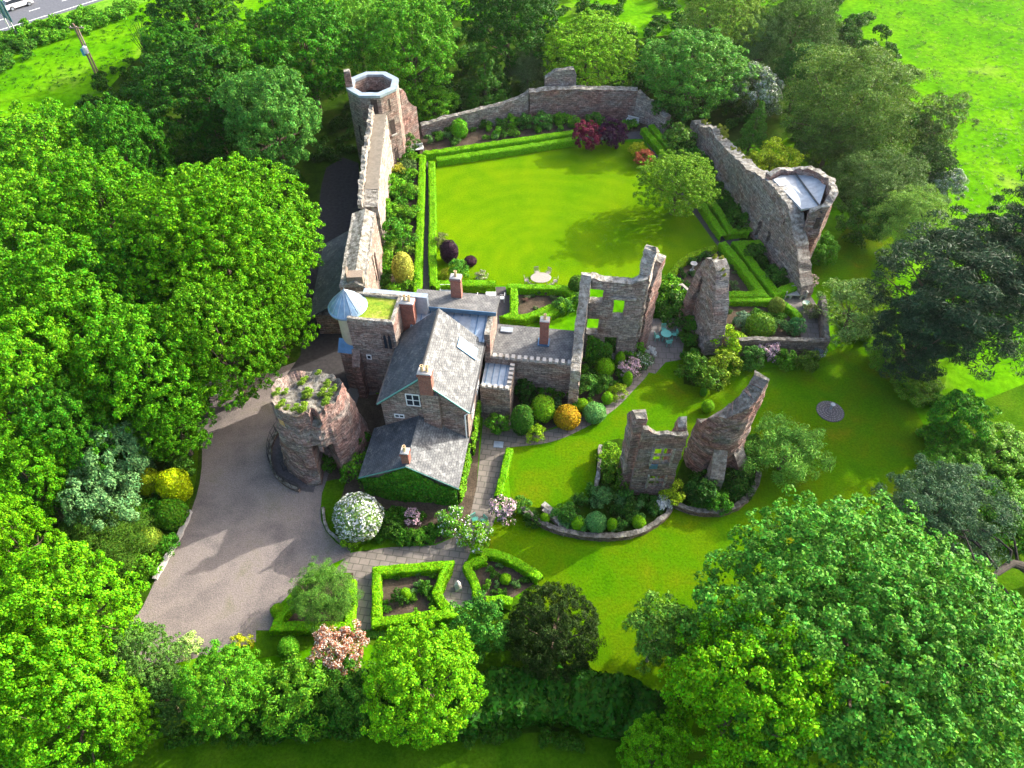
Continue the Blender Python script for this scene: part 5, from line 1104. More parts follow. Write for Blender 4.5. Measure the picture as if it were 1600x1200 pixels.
for m, u, v, r, col, lab in (
    (Lo, 548, 838, 17, (.15, .30, .01), 'yellowish shrub touching the near side of the white-flowered bush'),
    (FLOWER['some'], 706, 812, 22, (.10, .26, .02), 'rose bush with white flowers at the right end of the ivy-clad gable'),
    (FLOWER['some'], 740, 838, 24, (.11, .27, .01), 'rose bush overhanging the paved path crossing'),
    (FLOWER['pink'], 788, 797, 21, (.10, .16, .05), 'pinkish flowering shrub beside the house path'),
    (FLOWER['pink'], 645, 808, 14, (.05, .08, .02), 'dusky pink shrub in the shade of the ivy-clad gable'),
    (Lo, 612, 828, 14, (.035, .10, .01), 'dark shrub right of the white-flowered bush'),
    (Lo, 650, 838, 13, (.06, .18, .01), 'low green shrub at the kerb of the house border'),
    (Lo, 555, 690, 24, (.045, .13, .01), 'dark green bush between the round tower stump and the front roof'),
    (Lo, 512, 722, 14, (.06, .16, .012), 'green plants growing in the breach at the foot of the tower stump'),
    (Lo, 560, 730, 24, (.07, .20, .01), 'green bush at the left corner of the ivy-clad gable'),
    (Lo, 778, 662, 17, (.075, .22, .012), 'green climbing shrub at the corner by the crenellated porch'),
    (Lo, 822, 610, 20, (.03, .09, .01), 'dark shrub against the wing wall behind the crenellated porch'),
    (Lo, 856, 610, 14, (.07, .19, .012), 'green climber on the middle of the wing wall'),
    (Lo, 896, 612, 12, (.12, .22, .02), 'yellow-green climber at the right end of the wing wall'),
    (Lo, 835, 676, 14, (.20, .36, .008), 'low lime ground shrub beside the curved path below the dark clipped shrub'),
    (Lo, 918, 600, 18, (.09, .25, .03), 'light green shrub at the corner of the flat roofed wing'),
    (Lo, 915, 545, 16, (.10, .26, .01), 'green bush at the foot of the hall side wall'),
    (Lo, 950, 535, 20, (.04, .12, .01), 'dark shrub below the left windows of the hall ruin'),
    (Lo, 985, 545, 18, (.09, .25, .012), 'green shrub below the right end of the hall ruin'),
    (FLOWER['pink'], 985, 575, 17, (.17, .18, .11), 'mauve and buff flowering shrubs by the curved path'),
    (FLOWER['some'], 1003, 562, 14, (.10, .2, .06), 'grey-green shrub at the corner of the patio'),
    (FLOWER['white'], 1018, 549, 8, (.3, .32, .25), 'small white-flowered shrub at the patio edge'),
    (Lo, 965, 612, 13, (.17, .28, .01), 'yellow-green low shrub by the curved path'),
    (Lo, 940, 600, 16, (.05, .15, .01), 'dark green low shrub in the middle of the terrace bed'),
    (Lo, 1040, 455, 24, (.10, .27, .008), 'lime bush behind the patio next to the timber pergola'),
    (Lo, 1055, 480, 26, (.035, .11, .01), 'dark bush at the back of the patio'),
    (Lo, 1085, 505, 18, (.05, .17, .01), 'green bush at the right of the patio, under the tall pier ruin'),
    (Lo, 1085, 575, 24, (.055, .15, .01), 'low dark conifer-like bush at the lawn side of the patio'),
    (Lo, 1110, 590, 22, (.09, .20, .012), 'olive bush in front of the tall pier ruin'),
    (Lo, 1138, 535, 25, (.20, .36, .008), 'bright yellow-lime bush at the right foot of the tall pier ruin'),
    (Lo, 1130, 570, 24, (.18, .28, .015), 'yellowish bush below the bright yellow-lime one'),
    (Lo, 1175, 560, 20, (.055, .16, .02), 'dark rounded bush below the terrace wall at left'),
    (FLOWER['pink'], 1200, 548, 18, (.16, .18, .12), 'pale buff flowering plants along the terrace wall'),
    (Lo, 1225, 560, 16, (.08, .22, .012), 'green bush in front of the terrace wall'),
    (Lo, 1262, 565, 18, (.07, .14, .012), 'dull green bush at the right end of the terrace wall'),
    (FLOWER['some'], 1277, 548, 12, (.14, .18, .20), 'bluish white flowering plant at the terrace wall corner'),
    (FLOWER['pink'], 1262, 440, 13, (.20, .24, .10), 'cream climbing rose on the end of the east wall'),
    (Lo, 1268, 486, 12, (.14, .17, .06), 'variegated plant above the low wall by the green pot'),
    (Lo, 1160, 500, 13, (.12, .22, .13), 'grey-leaved plant left of the largest clipped ball'),
    (Lo, 1245, 510, 14, (.06, .20, .05), 'bluish green leafy plant at the right of the terrace garden'),
    (Lo, 953, 715, 20, (.14, .30, .01), 'yellow-green shrub at the left foot of the window ruin'),
    (Lo, 960, 740, 21, (.07, .16, .01), 'darker olive shrub at the left foot of the window ruin'),
    (Lo, 1052, 770, 19, (.22, .33, .01), 'yellow-green bush at the right foot of the window ruin'),
    (FLOWER['white'], 1036, 785, 12, (.14, .19, .16), 'white and blue flowering plant by the retaining wall corner'),
    (Lo, 1100, 765, 22, (.03, .10, .012), 'dark shrub at the foot of the first buttress'),
    (Lo, 1125, 785, 18, (.06, .21, .012), 'green low shrub inside the second retaining wall'),
    (Lo, 1155, 755, 22, (.03, .09, .01), 'dark shrub right of the buttresses'),
    (Lo, 1170, 700, 22, (.05, .16, .012), 'dark green shrub behind the buttresses'),
    (Lo, 815, 790, 13, (.08, .22, .02), 'green shrub at the left end of the ruin bed beside the pinkish shrub'),
    (Lo, 830, 812, 12, (.03, .09, .01), 'dark low shrub at the left end of the ruin bed'),
    (Lo, 985, 785, 10, (.035, .10, .012), 'dark ground shrub under the lower window of the window ruin'),
    (Lo, 940, 775, 16, (.08, .20, .05), 'grey-green shrub beside the low wall of the ruin bed'),
    (Lo, 885, 800, 16, (.07, .20, .02), 'green plant beside the stone steps of the ruin bed'),
    (SPIKY, 690, 375, 12, (.16, .20, .06), 'spiky pale plant behind the purple-black shrub'),
    (Lo, 716, 420, 15, (.075, .24, .02), 'green dome shrub beside the purple shrubs'),
    (Lo, 697, 428, 9, (.30, .34, .02), 'small yellow shrub beside the green dome shrub by the purple shrubs'),
    (FLOWER['some'], 752, 430, 9, (.25, .28, .12), 'cream-flowered shrub at the lawn edge behind the rear chimney'),
    (Lo, 610, 365, 22, (.055, .20, .01), 'largest dark green round bush in the west border'),
    (Lo, 607, 410, 16, (.10, .25, .01), 'loose green shrub below the thick wall block in the west border'),
    (Lo, 636, 335, 14, (.09, .24, .01), 'green shrub right of the largest bush in the west border'),
    (Lo, 622, 268, 12, (.34, .36, .03), 'pale yellow shrub near the top of the west border'),
    (Lo, 612, 290, 18, (.11, .30, .01), 'bright green shrub in the upper west border'),
    (Lo, 640, 300, 13, (.08, .25, .01), 'rounded shrub beside the box hedge in the upper west border'),
    (Lo, 605, 330, 17, (.12, .32, .01), 'bright green shrub in the middle of the west border'),
    (Lo, 638, 262, 12, (.10, .18, .05), 'greyish shrub at the top corner of the west border'),
    (Lo, 635, 222, 15, (.06, .15, .02), 'dark shrub behind the white bench under the octagonal tower'),
    (Lo, 800, 190, 11, (.10, .28, .01), 'slender green shrub in the north border, left of the two dark domes'),
    (Lo, 820, 190, 13, (.05, .16, .02), 'left dark dome shrub in the north border'),
    (Lo, 846, 188, 14, (.05, .17, .02), 'right dark dome shrub in the north border'),
    (Lo, 873, 186, 10, (.09, .26, .01), 'light green young tree shrub in the north border'),
    (Lo, 930, 188, 13, (.05, .16, .01), 'dark shrub behind the dark red maple'),
    (Lo, 1060, 220, 24, (.09, .20, .02), 'variegated round bush beside the right-hand path'),
    (Lo, 1050, 175, 28, (.035, .12, .01), 'dark bush in the far right corner of the courtyard'),
    (Lo, 1085, 250, 16, (.05, .17, .01), 'green bush against the east curtain wall'),
    (Lo, 1155, 345, 17, (.05, .16, .01), 'green bush enclosed by the hedge by the dark slits of the east wall'),
    (Lo, 1180, 395, 16, (.045, .14, .01), 'dark plants in the upper part of the hedged bed under the east tower'),
    (Lo, 1210, 430, 15, (.05, .15, .012), 'dark plants in the lower part of the hedged bed under the east tower'),
    (Lo, 625, 930, 12, (.035, .11, .01), 'dark plant left of the clipped ball in the wavy-sided rose bed'),
    (Lo, 880, 478, 14, (.06, .19, .02), 'green plants behind the tall chimney of the wing'),
    (Lo, 905, 470, 12, (.07, .2, .02), 'green plants between the wing and the hall side wall'),
    (Lo, 296, 1010, 18, (.34, .48, .14), 'pale cream-green shrub at the near edge of the gravel drive'),
    (Lo, 375, 1010, 16, (.35, .40, .01), 'golden shrub behind the round glossy tree'),
    (Lo, 240, 705, 16, (.08, .27, .01), 'green bush between the silver-leaved trees and the drive'),
    (Lo, 280, 730, 20, (.05, .14, .01), 'dark low bush above the bright yellow shrub'),
    (Lo, 225, 800, 22, (.06, .22, .01), 'leafy green bush left of the dark clipped ball beside the drive'),
    (Lo, 262, 850, 16, (.055, .20, .01), 'green bush at the kerb below the dark clipped ball'),
    (Lo, 225, 885, 22, (.10, .27, .01), 'bright green plants at the kerb near the end of the drive')):
    shrub(m, u, v, r, col, lab, 'shrub', 'flowering_shrub' if m in FLOWER.values() else 'shrub')

# --- border plants nothing tells apart
rg = random.Random(21)
PL = [crown('plant', 330 + s, 1, .0, 1.3, 16, 40, .13, rc=.5, tilt=.9, fill=.85)[0] for s in range(3)]
def inside(p, poly):
    c = False; j = len(poly) - 1
    for i in range(len(poly)):
        if (poly[i][1] > p[1]) != (poly[j][1] > p[1]) and p[0] < (poly[j][0] - poly[i][0]) * (p[1] - poly[i][1]) / (poly[j][1] - poly[i][1]) + poly[i][0]: c = not c
        j = i
    return c
def co_of(me):
    co = np.empty(len(me.vertices) * 3, np.float32); me.vertices.foreach_get('co', co); return co.reshape(-1, 3)
def cover(poly, n, rad, col, name, zs=1.0, src=None):
    "ground cover nobody could count: one object"
    P = G(poly); xs = [p[0] for p in P]; ys = [p[1] for p in P]; Vs = []; k = 0
    cs = [co_of(m) for m in (src or PL)]
    for _ in range(n * 40):
        p = (rg.uniform(min(xs), max(xs)), rg.uniform(min(ys), max(ys)))
        if not inside(p, P): continue
        k += 1; r = rg.uniform(*rad); a = rg.uniform(0, 6.28); c = rg.choice(cs); ca, sa = math.cos(a) * r, math.sin(a) * r
        Vs.append(np.stack([c[:, 0] * ca - c[:, 1] * sa + p[0] - P[0][0], c[:, 0] * sa + c[:, 1] * ca + p[1] - P[0][1], c[:, 2] * r * zs * rg.uniform(.6, 1.3)], 1))
        if k >= n: break
    V = np.vstack(Vs); o = link(bpy.data.objects.new(name, raw_mesh(name, V, np.arange(len(V)).reshape(-1, 4), LEAF))); o.location = (*P[0], .01); o.color = (*col, 1)
    return tag(o, kind='stuff')
def fill(poly, n, rad, cols, label, group, mesh=None):
    P = G(poly); xs = [p[0] for p in P]; ys = [p[1] for p in P]; k = 0; tries = 0
    while k < n and tries < n * 40:
        tries += 1; p = (rg.uniform(min(xs), max(xs)), rg.uniform(min(ys), max(ys)))
        if not inside(p, P): continue
        k += 1; r = rg.uniform(*rad); o = link(bpy.data.objects.new('border_plant', rg.choice(mesh or PL))); o.location = (*p, .02); o.rotation_euler = (0, 0, rg.uniform(0, 6.28)); o.scale = (r, r, r * rg.uniform(.7, 1.3))
        c = rg.choice(cols); f = rg.uniform(.75, 1.3); o.color = (c[0] * f, c[1] * f, c[2] * f, 1); tag(o, label, 'plant', group)
GR = [(.07, .21, .01), (.05, .16, .012), (.10, .27, .012), (.04, .12, .01), (.09, .2, .05)]
fill([(602, 232), (652, 246), (650, 460), (578, 462), (585, 400), (601, 320)], 62, (.45, .95), [(.09, .27, .01), (.12, .31, .012), (.06, .2, .01), (.16, .3, .03), (.05, .15, .01)], 'leafy plant in the sunny west border below the wall walk', 'plants filling the west border')
fill([(640, 210), (800, 190), (1000, 190), (995, 206), (900, 204), (780, 218), (660, 234)], 50, (.4, .8), GR, 'leafy plant in the border at the foot of the north wall', 'plants filling the north border')
cover([(1022, 200), (1075, 208), (1120, 268), (1180, 365), (1150, 355), (1090, 285)], 64, (.4, .9), (.04, .14, .008), 'border_foliage')
fill([(1160, 385), (1195, 385), (1240, 448), (1215, 450)], 16, (.3, .6), [(.035, .11, .01), (.05, .15, .012)], 'low plant inside the hedged bed under the east tower', 'plants in the hedged bed under the east tower')
fill([(1050, 440), (1066, 412), (1120, 392), (1180, 455), (1130, 455)], 22, (.25, .5), [(.05, .13, .02), (.07, .19, .02), (.10, .16, .05)], 'small rose plant in the dark soil of the round bed', 'plants in the round bed')
fill([(1130, 478), (1210, 476), (1235, 498), (1248, 524), (1150, 524)], 20, (.3, .6), GR, 'low plant in the terrace garden around the clipped balls', 'plants in the terrace garden')
fill([(915, 530), (1005, 525), (1008, 572), (985, 594), (950, 618), (905, 645), (860, 665), (800, 680), (790, 640), (890, 610)], 48, (.3, .7), GR, 'leafy plant in the terrace bed between the wing and the curved path', 'plants in the terrace bed')
cover([(1012, 440), (1070, 450), (1090, 495), (1080, 545), (1110, 600), (1072, 590), (1066, 500), (1012, 492)], 33, (.5, .9), (.045, .15, .008), 'patio_foliage')
fill([(815, 795), (870, 800), (935, 760), (1040, 775), (1035, 805), (1000, 826), (950, 834), (890, 830)], 46, (.25, .6), [(.05, .15, .02), (.07, .2, .03), (.04, .12, .012), (.09, .22, .06)], 'low plant in the bed below the window ruin', 'plants in the ruin bed')
cover([(1060, 780), (1085, 740), (1170, 720), (1178, 745), (1165, 775), (1120, 795), (1080, 795)], 41, (.35, .7), (.04, .13, .008), 'undergrowth')
fill([(600, 897), (690, 892), (678, 925), (700, 955), (600, 960)], 16, (.2, .42), GR, 'small plant in the soil of the wavy-sided rose bed', 'plants in the wavy rose bed')
fill([(760, 875), (805, 885), (835, 905), (800, 928), (760, 930)], 12, (.2, .4), GR, 'small plant in the soil of the fan-shaped bed', 'plants in the fan bed')
fill([(812, 455), (895, 462), (820, 496), (808, 496)], 14, (.15, .32), [(.10, .15, .06), (.06, .14, .03), (.2, .12, .1)], 'small rose plant in the triangular bed by the oval table', 'plants in the triangular rose bed')
cover([(560, 800), (620, 800), (720, 815), (700, 848), (600, 848), (555, 845)], 47, (.3, .6), (.04, .14, .008), 'border_foliage')
cover([(1440, 660), (1500, 690), (1600, 720), (1600, 860), (1520, 850), (1455, 760)], 120, (.5, 1.1), (.075, .235, .008), 'bank_scrub')
cover([(1300, 500), (1400, 590), (1440, 640), (1450, 680), (1480, 640), (1400, 540), (1330, 480)], 48, (.3, .7), (.085, .22, .01), 'lawn_edge_scrub')
cover([(0, 58), (150, 20), (220, 8), (225, 18), (130, 55), (0, 85)], 90, (.5, 1.1), (.085, .26, .01), 'roadside_hedgerow')
cover([(0, 75), (60, 70), (40, 100), (0, 115)], 28, (.5, .9), (.05, .16, .01), 'field_scrub')
cover([(180, 1150), (420, 1130), (620, 1130), (780, 1135), (900, 1160), (1010, 1180), (780, 1150), (560, 1150), (300, 1160)], 64, (.35, .7), (.035, .11, .006), 'hedge_foot_foliage')
cover([(100, 780), (220, 730), (280, 760), (250, 860), (200, 930), (60, 900)], 60, (.5, 1.0), (.04, .13, .008), 'undergrowth')

cover([(640, 190), (560, 100), (420, 60), (460, 10), (760, -20), (1300, -20), (1440, 120), (1470, 300), (1330, 320), (1240, 235), (1070, 205), (1010, 185), (800, 130)], 420, (.6, 1.4), (.035, .12, .005), 'undergrowth', 1.0)
cover([(480, 250), (530, 180), (560, 150), (555, 240), (530, 255)], 40, (.4, .9), (.025, .08, .004), 'undergrowth', .8)
cover([(60, 200), (240, 70), (420, 60), (480, 250), (430, 560), (330, 640), (200, 900), (0, 900)], 260, (.6, 1.4), (.03, .10, .004), 'undergrowth', 1.0)
TUFT = [crown('tuft', 360 + k, 1, 0, .9, 3, 9, .34, rc=.45, aspect=.3, tilt=.7)[0] for k in range(3)]
cover([(1330, -30), (1700, -60), (1800, 560), (1600, 420), (1500, 330), (1490, 200), (1440, 120)], 2200, (.1, .42), (.045, .15, .003), 'meadow_tufts', .4, TUFT)
cover([(1330, -30), (1700, -60), (1800, 560), (1600, 420), (1500, 330), (1490, 200), (1440, 120)], 900, (.1, .4), (.14, .25, .03), 'meadow_tufts', .35, TUFT)
cover([(0, 110), (110, 60), (230, 25), (240, 60), (170, 130), (0, 150)], 260, (.2, .5), (.04, .15, .003), 'meadow_tufts', .5, TUFT)
# plants on the stump's broken top are part of the stump
def top_tufts(parent, pts, name='plants'):
    Vs = []; Fs = []; n0 = 0
    for x, y, z, r, in pts:
        me = PL[0]; co = np.empty(len(me.vertices) * 3, np.float32); me.vertices.foreach_get('co', co); co = co.reshape(-1, 3)
        V = co * r + np.array((x, y, z)); Vs.append(V); Fs.append(np.arange(len(V)).reshape(-1, 4) + n0); n0 += len(V)
    V = np.vstack(Vs); M = np.array(W[parent.name].inverted()); V = V @ M[:3, :3].T + M[:3, 3]
    o = link(bpy.data.objects.new(name, raw_mesh(name, V, np.vstack(Fs), LEAF))); o.parent = parent; o.color = (.15, .26, .02, 1); return o
tt = []
for k in range(34):
    a, q = rg.uniform(0, 6.28), 2.35 * math.sqrt(rg.random()); x, y = c0[0] + q * math.cos(a), c0[1] + q * math.sin(a)
    if q > 1.5 or k % 3 == 0: tt.append((x, y, 6.35 - .2 * (y - c0[1]) + (.5 if q > 1.9 else .1), rg.uniform(.18, .45)))
top_tufts(rt, tt)
for pts, w, name, parent in MOSSES:
    q = []
    for a, b in zip(pts, pts[1:]):
        L = math.dist(a, b); k = max(2, int(L / .22))
        for i in range(k):
            f = i / k
            for _ in range(2): q.append((a[0] + (b[0] - a[0]) * f + rg.uniform(-w, w) * .8, a[1] + (b[1] - a[1]) * f + rg.uniform(-.15, .15), a[2] + (b[2] - a[2]) * f - .12, rg.uniform(.12, .3)))
    top_tufts(parent, q, name).color = (.17, .22, .012, 1)
# ivy on the front gable and side wall of the house: parts of the house
def ivy(parent, quad, n, size, col, thick=.35):
    rng = np.random.default_rng(77); a, b, c, d = [np.array(q) for q in quad]
    u, v = rng.random((n, 1)), rng.random((n, 1)); nn = np.cross(b - a, d - a); nn /= np.linalg.norm(nn)
    P = a * (1 - u) * (1 - v) + b * u * (1 - v) + c * u * v + d * (1 - u) * v
    bumpy = np.array([max(0, .5 + .9 * noise.noise(Vector(q) * .9)) + .25 * noise.noise(Vector(q) * 3) for q in P])[:, None]
    V, Fq = leaf_quads(P + nn * thick * (rng.random((n, 1)) * .5 + .7 * bumpy), np.repeat(nn[None], n, 0) + np.array((0, 0, .5)), size, rng, .75, .6)
    M = np.array(W[parent.name].inverted()); V = V @ M[:3, :3].T + M[:3, 3]
    o = link(bpy.data.objects.new('ivy', raw_mesh('ivy', V, Fq, LEAF))); o.parent = parent; o.color = (*col, 1); return o
ivy(house, [h(-4.0, -4.25, 0), h(3.0, -4.25, 0), h(3.0, -4.25, 2.3), h(-4.0, -4.25, 2.3)], 5200, .10, (.055, .19, .010))
ivy(house, [h(-3.2, -4.25, 2.2), h(2.2, -4.25, 2.2), h(-.3, -4.25, 4.2), h(-.6, -4.25, 4.2)], 2600, .10, (.06, .20, .010))
ivy(house, [h(2.98, -4.3, 0), h(2.98, -.2, 0), h(2.98, -.2, 2.0), h(2.98, -4.3, 2.0)], 3000, .10, (.11, .27, .010))
ivy(house, [h(3.2, .1, 0), h(3.2, 3.8, 0), h(3.2, 3.8, 2.4), h(3.2, .1, 2.4)], 2400, .10, (.12, .28, .010))
ivy(hw, [(6.4, 42.25, 0), (8.6, 42.05, 0), (8.6, 42.05, 2.2), (6.4, 42.25, 3.4)], 1500, .11, (.06, .19, .012))

# ------------------------------------------------------------------ furniture and small things
def chair_proto(name, label, m, cat='chair', kind='slat'):
    t = thing(name, label, cat)
    mb = MB(); mb.lathe((0, 0, .42), [(.01, 0), (.22, 0), (.23, .02), (.22, .04), (.01, .04)], 12); mb.build('seat', m, t)
    mb = MB(); mb.tube([(-.2, .2, .44), (-.21, .26, .9)], .018, 5); mb.tube([(.2, .2, .44), (.21, .26, .9)], .018, 5); mb.box((0, .255, .84), (.44, .03, .08))
    for k in range(5): mb.box((-.14 + k * .07, .235, .46), (.035, .02, .4))
    mb.build('backrest', m, t)
    for sx in (-1, 1):
        mb = MB(); mb.tube([(sx * .2, .1, .62), (sx * .23, -.2, .62), (sx * .2, -.2, .44)], .017, 5); mb.build('armrest', m, t)
        for sy in (-1, 1):
            mb = MB(); mb.tube([(sx * .17, sy * .17, .43), (sx * .2, sy * .2, 0)], .02, 5); mb.build('leg', m, t)
    return t
def table(name, label, c, rx, ry, hgt, m, rz=0):
    t = thing(name, label, 'table', (*c, 0), rz); W0 = W[t.name]; W[t.name] = Matrix.Identity(4)
    mb = MB(); mb.lathe((0, 0, hgt - .05), [(.02, 0), (.97, 0), (1, .02), (1, .04), (.97, .05), (.02, .05)], 28, rx, ry); mb.build('tabletop', m, t)
    for sx in (-1, 1):
        for sy in (-1, 1):
            mb = MB(); mb.tube([(sx * rx * .5, sy * ry * .5, hgt - .05), (sx * rx * .62, sy * ry * .62, 0)], .035, 6); mb.build('leg', m, t)
    W[t.name] = W0; return t
def place(proto, used, x, y, rz, label, group=None):
    o = proto if not used else copy_tree(proto); o.location = (x, y, 0); o.rotation_euler = (0, 0, rz); o['label'] = label
    if group: o['group'] = group
    used.append(1); return o
cx, cy = at(845, 434, .7); table('oval_table', 'bleached oval garden table on the courtyard lawn', (cx, cy), 1.0, .75, .74, WOOD, .05)
ch = chair_proto('garden_chair', '', WOOD); us = []
for dx, dy, lab in ((-1.35, -.05, 'bleached garden chair at the left end of the oval table'), (1.4, -.15, 'bleached garden chair at the right end of the oval table'), (-.35, 1.15, 'grey garden chair at the far left side of the oval table'), (.75, 1.05, 'grey garden chair at the far right side of the oval table'), (-.95, -.75, 'bleached garden chair at the near left side of the oval table'), (.95, -.8, 'bleached garden chair at the near right side of the oval table')):
    place(ch, us, cx + dx, cy + dy, math.atan2(dy, dx) - math.pi / 2, lab, 'chairs round the oval table')
cx, cy = at(1041, 521, .7); table('round_table', 'turquoise round metal table in the middle of the patio', (cx, cy), .48, .48, .72, VERDI)
ch = chair_proto('metal_chair', '', VERDI); us = []
for a, lab in ((.2, 'turquoise metal chair on the right of the round patio table'), (1.65, 'turquoise metal chair on the far side of the round patio table'), (3.3, 'turquoise metal chair on the left of the round patio table'), (4.9, 'turquoise metal chair on the near side of the round patio table')):
    place(ch, us, cx + .8 * math.cos(a), cy + .8 * math.sin(a), a - math.pi / 2, lab, 'chairs round the patio table')
for (u, v, a, lab) in ((742, 812, .6, 'left turquoise metal chair on the path by the pinkish shrub'), (755, 815, -.8, 'right turquoise metal chair on the path by the pinkish shrub')):
    x, y = at(u, v, .4); place(ch, us, x, y, a, lab, 'turquoise chairs on the path')
def bench_proto(m):
    t = thing('garden_bench', '', 'bench')
    mb = MB()
    for k in range(4): mb.box((0, -.2 + k * .125, .42), (1.5, .1, .035))
    mb.build('seat', m, t)
    mb = MB(); mb.box((0, .26, .86), (1.5, .04, .07)); mb.box((0, .24, .5), (1.5, .04, .05))
    for k in range(13): mb.box((-.66 + k * .11, .25, .55), (.05, .025, .31))
    mb.build('backrest', m, t)
    for sx in (-1, 1):
        mb = MB(); mb.box((sx * .72, .0, .62), (.06, .55, .04)); mb.build('armrest', m, t)
        for yy in (-.23, .25):
            mb = MB(); mb.box((sx * .72, yy, 0), (.06, .06, .62)); mb.build('leg', m, t)
    return t
bn = bench_proto(plain('white_bench_paint', (.66, .66, .64), .6, 0, .12)); us = []
for u, v, a, lab in ((652, 234, .25, 'white slatted bench below the octagonal tower'), (988, 191, -.45, 'pale bench against the far right end of the north wall'), (700, 455, 0, 'bench on the dark path behind the rear slate roof')):
    x, y = at(u, v, .3); place(bn, us, x, y, a, lab, 'garden benches')
wb, us2 = bn, [1]
x, y = at(767, 462, .7)
t = thing('square_table', 'white square table on the dark path behind the rear slate roof', 'table', (x, y, 0)); mb = MB(); mb.box((x, y, .7), (.95, .95, .05)); mb.build('tabletop', WHITE_PAINT, t)
for sx in (-1, 1):
    for sy in (-1, 1): mb = MB(); mb.box((x + sx * .4, y + sy * .4, 0), (.06, .06, .7)); mb.build('leg', WHITE_PAINT, t)
ch = chair_proto('white_chair', '', WHITE_PAINT); us = []
for dx, a, lab in ((-1.0, math.pi / 2, 'white chair left of the white square table'), (1.05, -math.pi / 2, 'white chair right of the white square table')):
    place(ch, us, x + dx, y, a, lab, 'white chairs by the square table')
# curved stone seat on the terrace
x, y = at(1243, 459, .4); t = thing('curved_stone_seat', 'pale half-moon stone seat at the corner of the terrace path', 'bench', (x, y, 0))
n = 14; mb = MB(); mb.prism([(x + .95 * math.cos(a), y - .3 + .95 * math.sin(a)) for a in [math.pi * k / n for k in range(n + 1)]], .38, .48); mb.build('seat', PALES, t)
mb = MB(); outer = [(x + .98 * math.cos(a), y - .3 + .98 * math.sin(a)) for a in [math.pi * k / n for k in range(n + 1)]]
for a, b in zip(outer, outer[1:]):
    c = ((a[0] + b[0]) / 2, (a[1] + b[1]) / 2); mb.box((*c, 0), (.25, .1, .85), math.atan2(b[1] - a[1], b[0] - a[0]))
mb.build('backrest', PALES, t)
for sx in (-1, 1): mb = MB(); mb.box((x + sx * .5, y - .15, 0), (.18, .4, .38)); mb.build('leg', PALES, t)
x, y = at(1259, 476, .3); mb = MB(); mb.lathe((x, y, 0), [(.2, 0), (.3, .35), (.38, .5), (.36, .55), (.3, .5), (.05, .42)], 16); tag(mb.build('planter', plain('pale_green_glaze', (.35, .5, .38), .4), None, (x, y, 0)), 'pale green round pot on the terrace path', 'pot')
x, y = at(1083, 417, .5); mb = MB(); mb.lathe((x, y, 0), [(.25, 0), (.25, .08), (.1, .15), (.09, .75), (.32, .88), (.34, .95), (.28, .95), (.05, .88)], 14); tag(mb.build('bird_bath', PALES, None, (x, y, 0)), 'small pale bird bath in the round bed', 'bird bath')
x, y = at(716, 916, .3); t = thing('garden_statue', 'small pale stone figure on a plinth between the wavy box hedges', 'statue', (x, y, 0))
mb = MB(); mb.box((x, y, 0), (.5, .5, .3), .3, .85); mb.build('plinth', PALES, t)
mb = MB(); mb.lathe((x, y, .3), [(.2, 0), (.22, .12), (.16, .3), (.19, .42), (.12, .52), (.06, .56), (.1, .64), (.09, .72), (.02, .76)], 12); mb.build('figure', PALES, t)
x, y = at(1297, 643); t = thing('stone_disc', 'round disc of cobbles with a small metal sundial, set in the lower lawn', 'sundial', (x, y, 0))
mb = MB()
for r0, nn in ((.12, 5), (.35, 12), (.58, 20), (.8, 27), (1.0, 34)):
    for k in range(nn):
        a = 2 * math.pi * k / nn; mb.box((x + r0 * math.cos(a), y + r0 * math.sin(a), .01), (.19, .16, .05 + .02 * rnd.random()), a, .8)
mb.build('cobbles', plain('dark_cobbles', (.17, .15, .145), .9, 0, .35, 9), t)
mb = MB(); mb.lathe((x, y, .012), [(1.12, 0), (1.12, .03), (.05, .035)], 32); mb.build('bed', PATH_D, t)
mb = MB(); mb.lathe((x + .1, y + .25, .05), [(.1, 0), (.07, .5), (.2, .56), (.2, .6), (.02, .6)], 12); mb.build('sundial_pedestal', LEAD_W, t)
# timber pergola behind the patio
px = [at(1050, 447, 2.2), at(1066, 445, 2.2), at(1079, 457, 2.2)]
t = thing('timber_pergola', 'small angled timber pergola between the lime bush and the tall pier ruin', 'pergola', (*px[0], 0))
for p in px: mb = MB(); mb.box((*p, 0), (.12, .12, 2.15)); mb.build('post', WOOD_D, t)
for a, b in zip(px, px[1:]):
    c = ((a[0] + b[0]) / 2, (a[1] + b[1]) / 2); L = math.hypot(b[0] - a[0], b[1] - a[1]); mb = MB(); mb.box((*c, 2.15 + .01 * (a is px[0])), (L + .15, .25, .12), math.atan2(b[1] - a[1], b[0] - a[0])); mb.build('beam', WOOD, t)
x, y = at(1396, 817, .4); t = thing('small_bench', 'small weathered seat half under the low pine boughs on the lawn', 'bench', (x, y, 0)); mb = MB(); mb.box((x, y, .4), (1.1, .5, .06), .4); mb.build('seat', LEAD_W, t)
for sx in (-.4, .4): mb = MB(); mb.box((x + sx * .92, y + sx * .39, 0), (.1, .4, .4), .4); mb.build('leg', WOOD_D, t)
x, y = at(1478, 742, .2); mb = MB(); mb.box((x, y, 0), (.7, .45, .35), .3); mb.box((x, y, .35), (.8, .55, .05), .3); tag(mb.build('wooden_box', WOOD_D, None, (x, y, 0)), 'small timber box lying in the scrub at the right edge of the lawn', 'box')
x, y = at(779, 695); mb = MB(); mb.box((x, y, .02), (.75, .6, .04), -.1); tag(mb.build('drain_cover', LEAD, None, (x, y, 0)), 'blue-grey square cover in the paving at the top of the house path', 'drain cover')
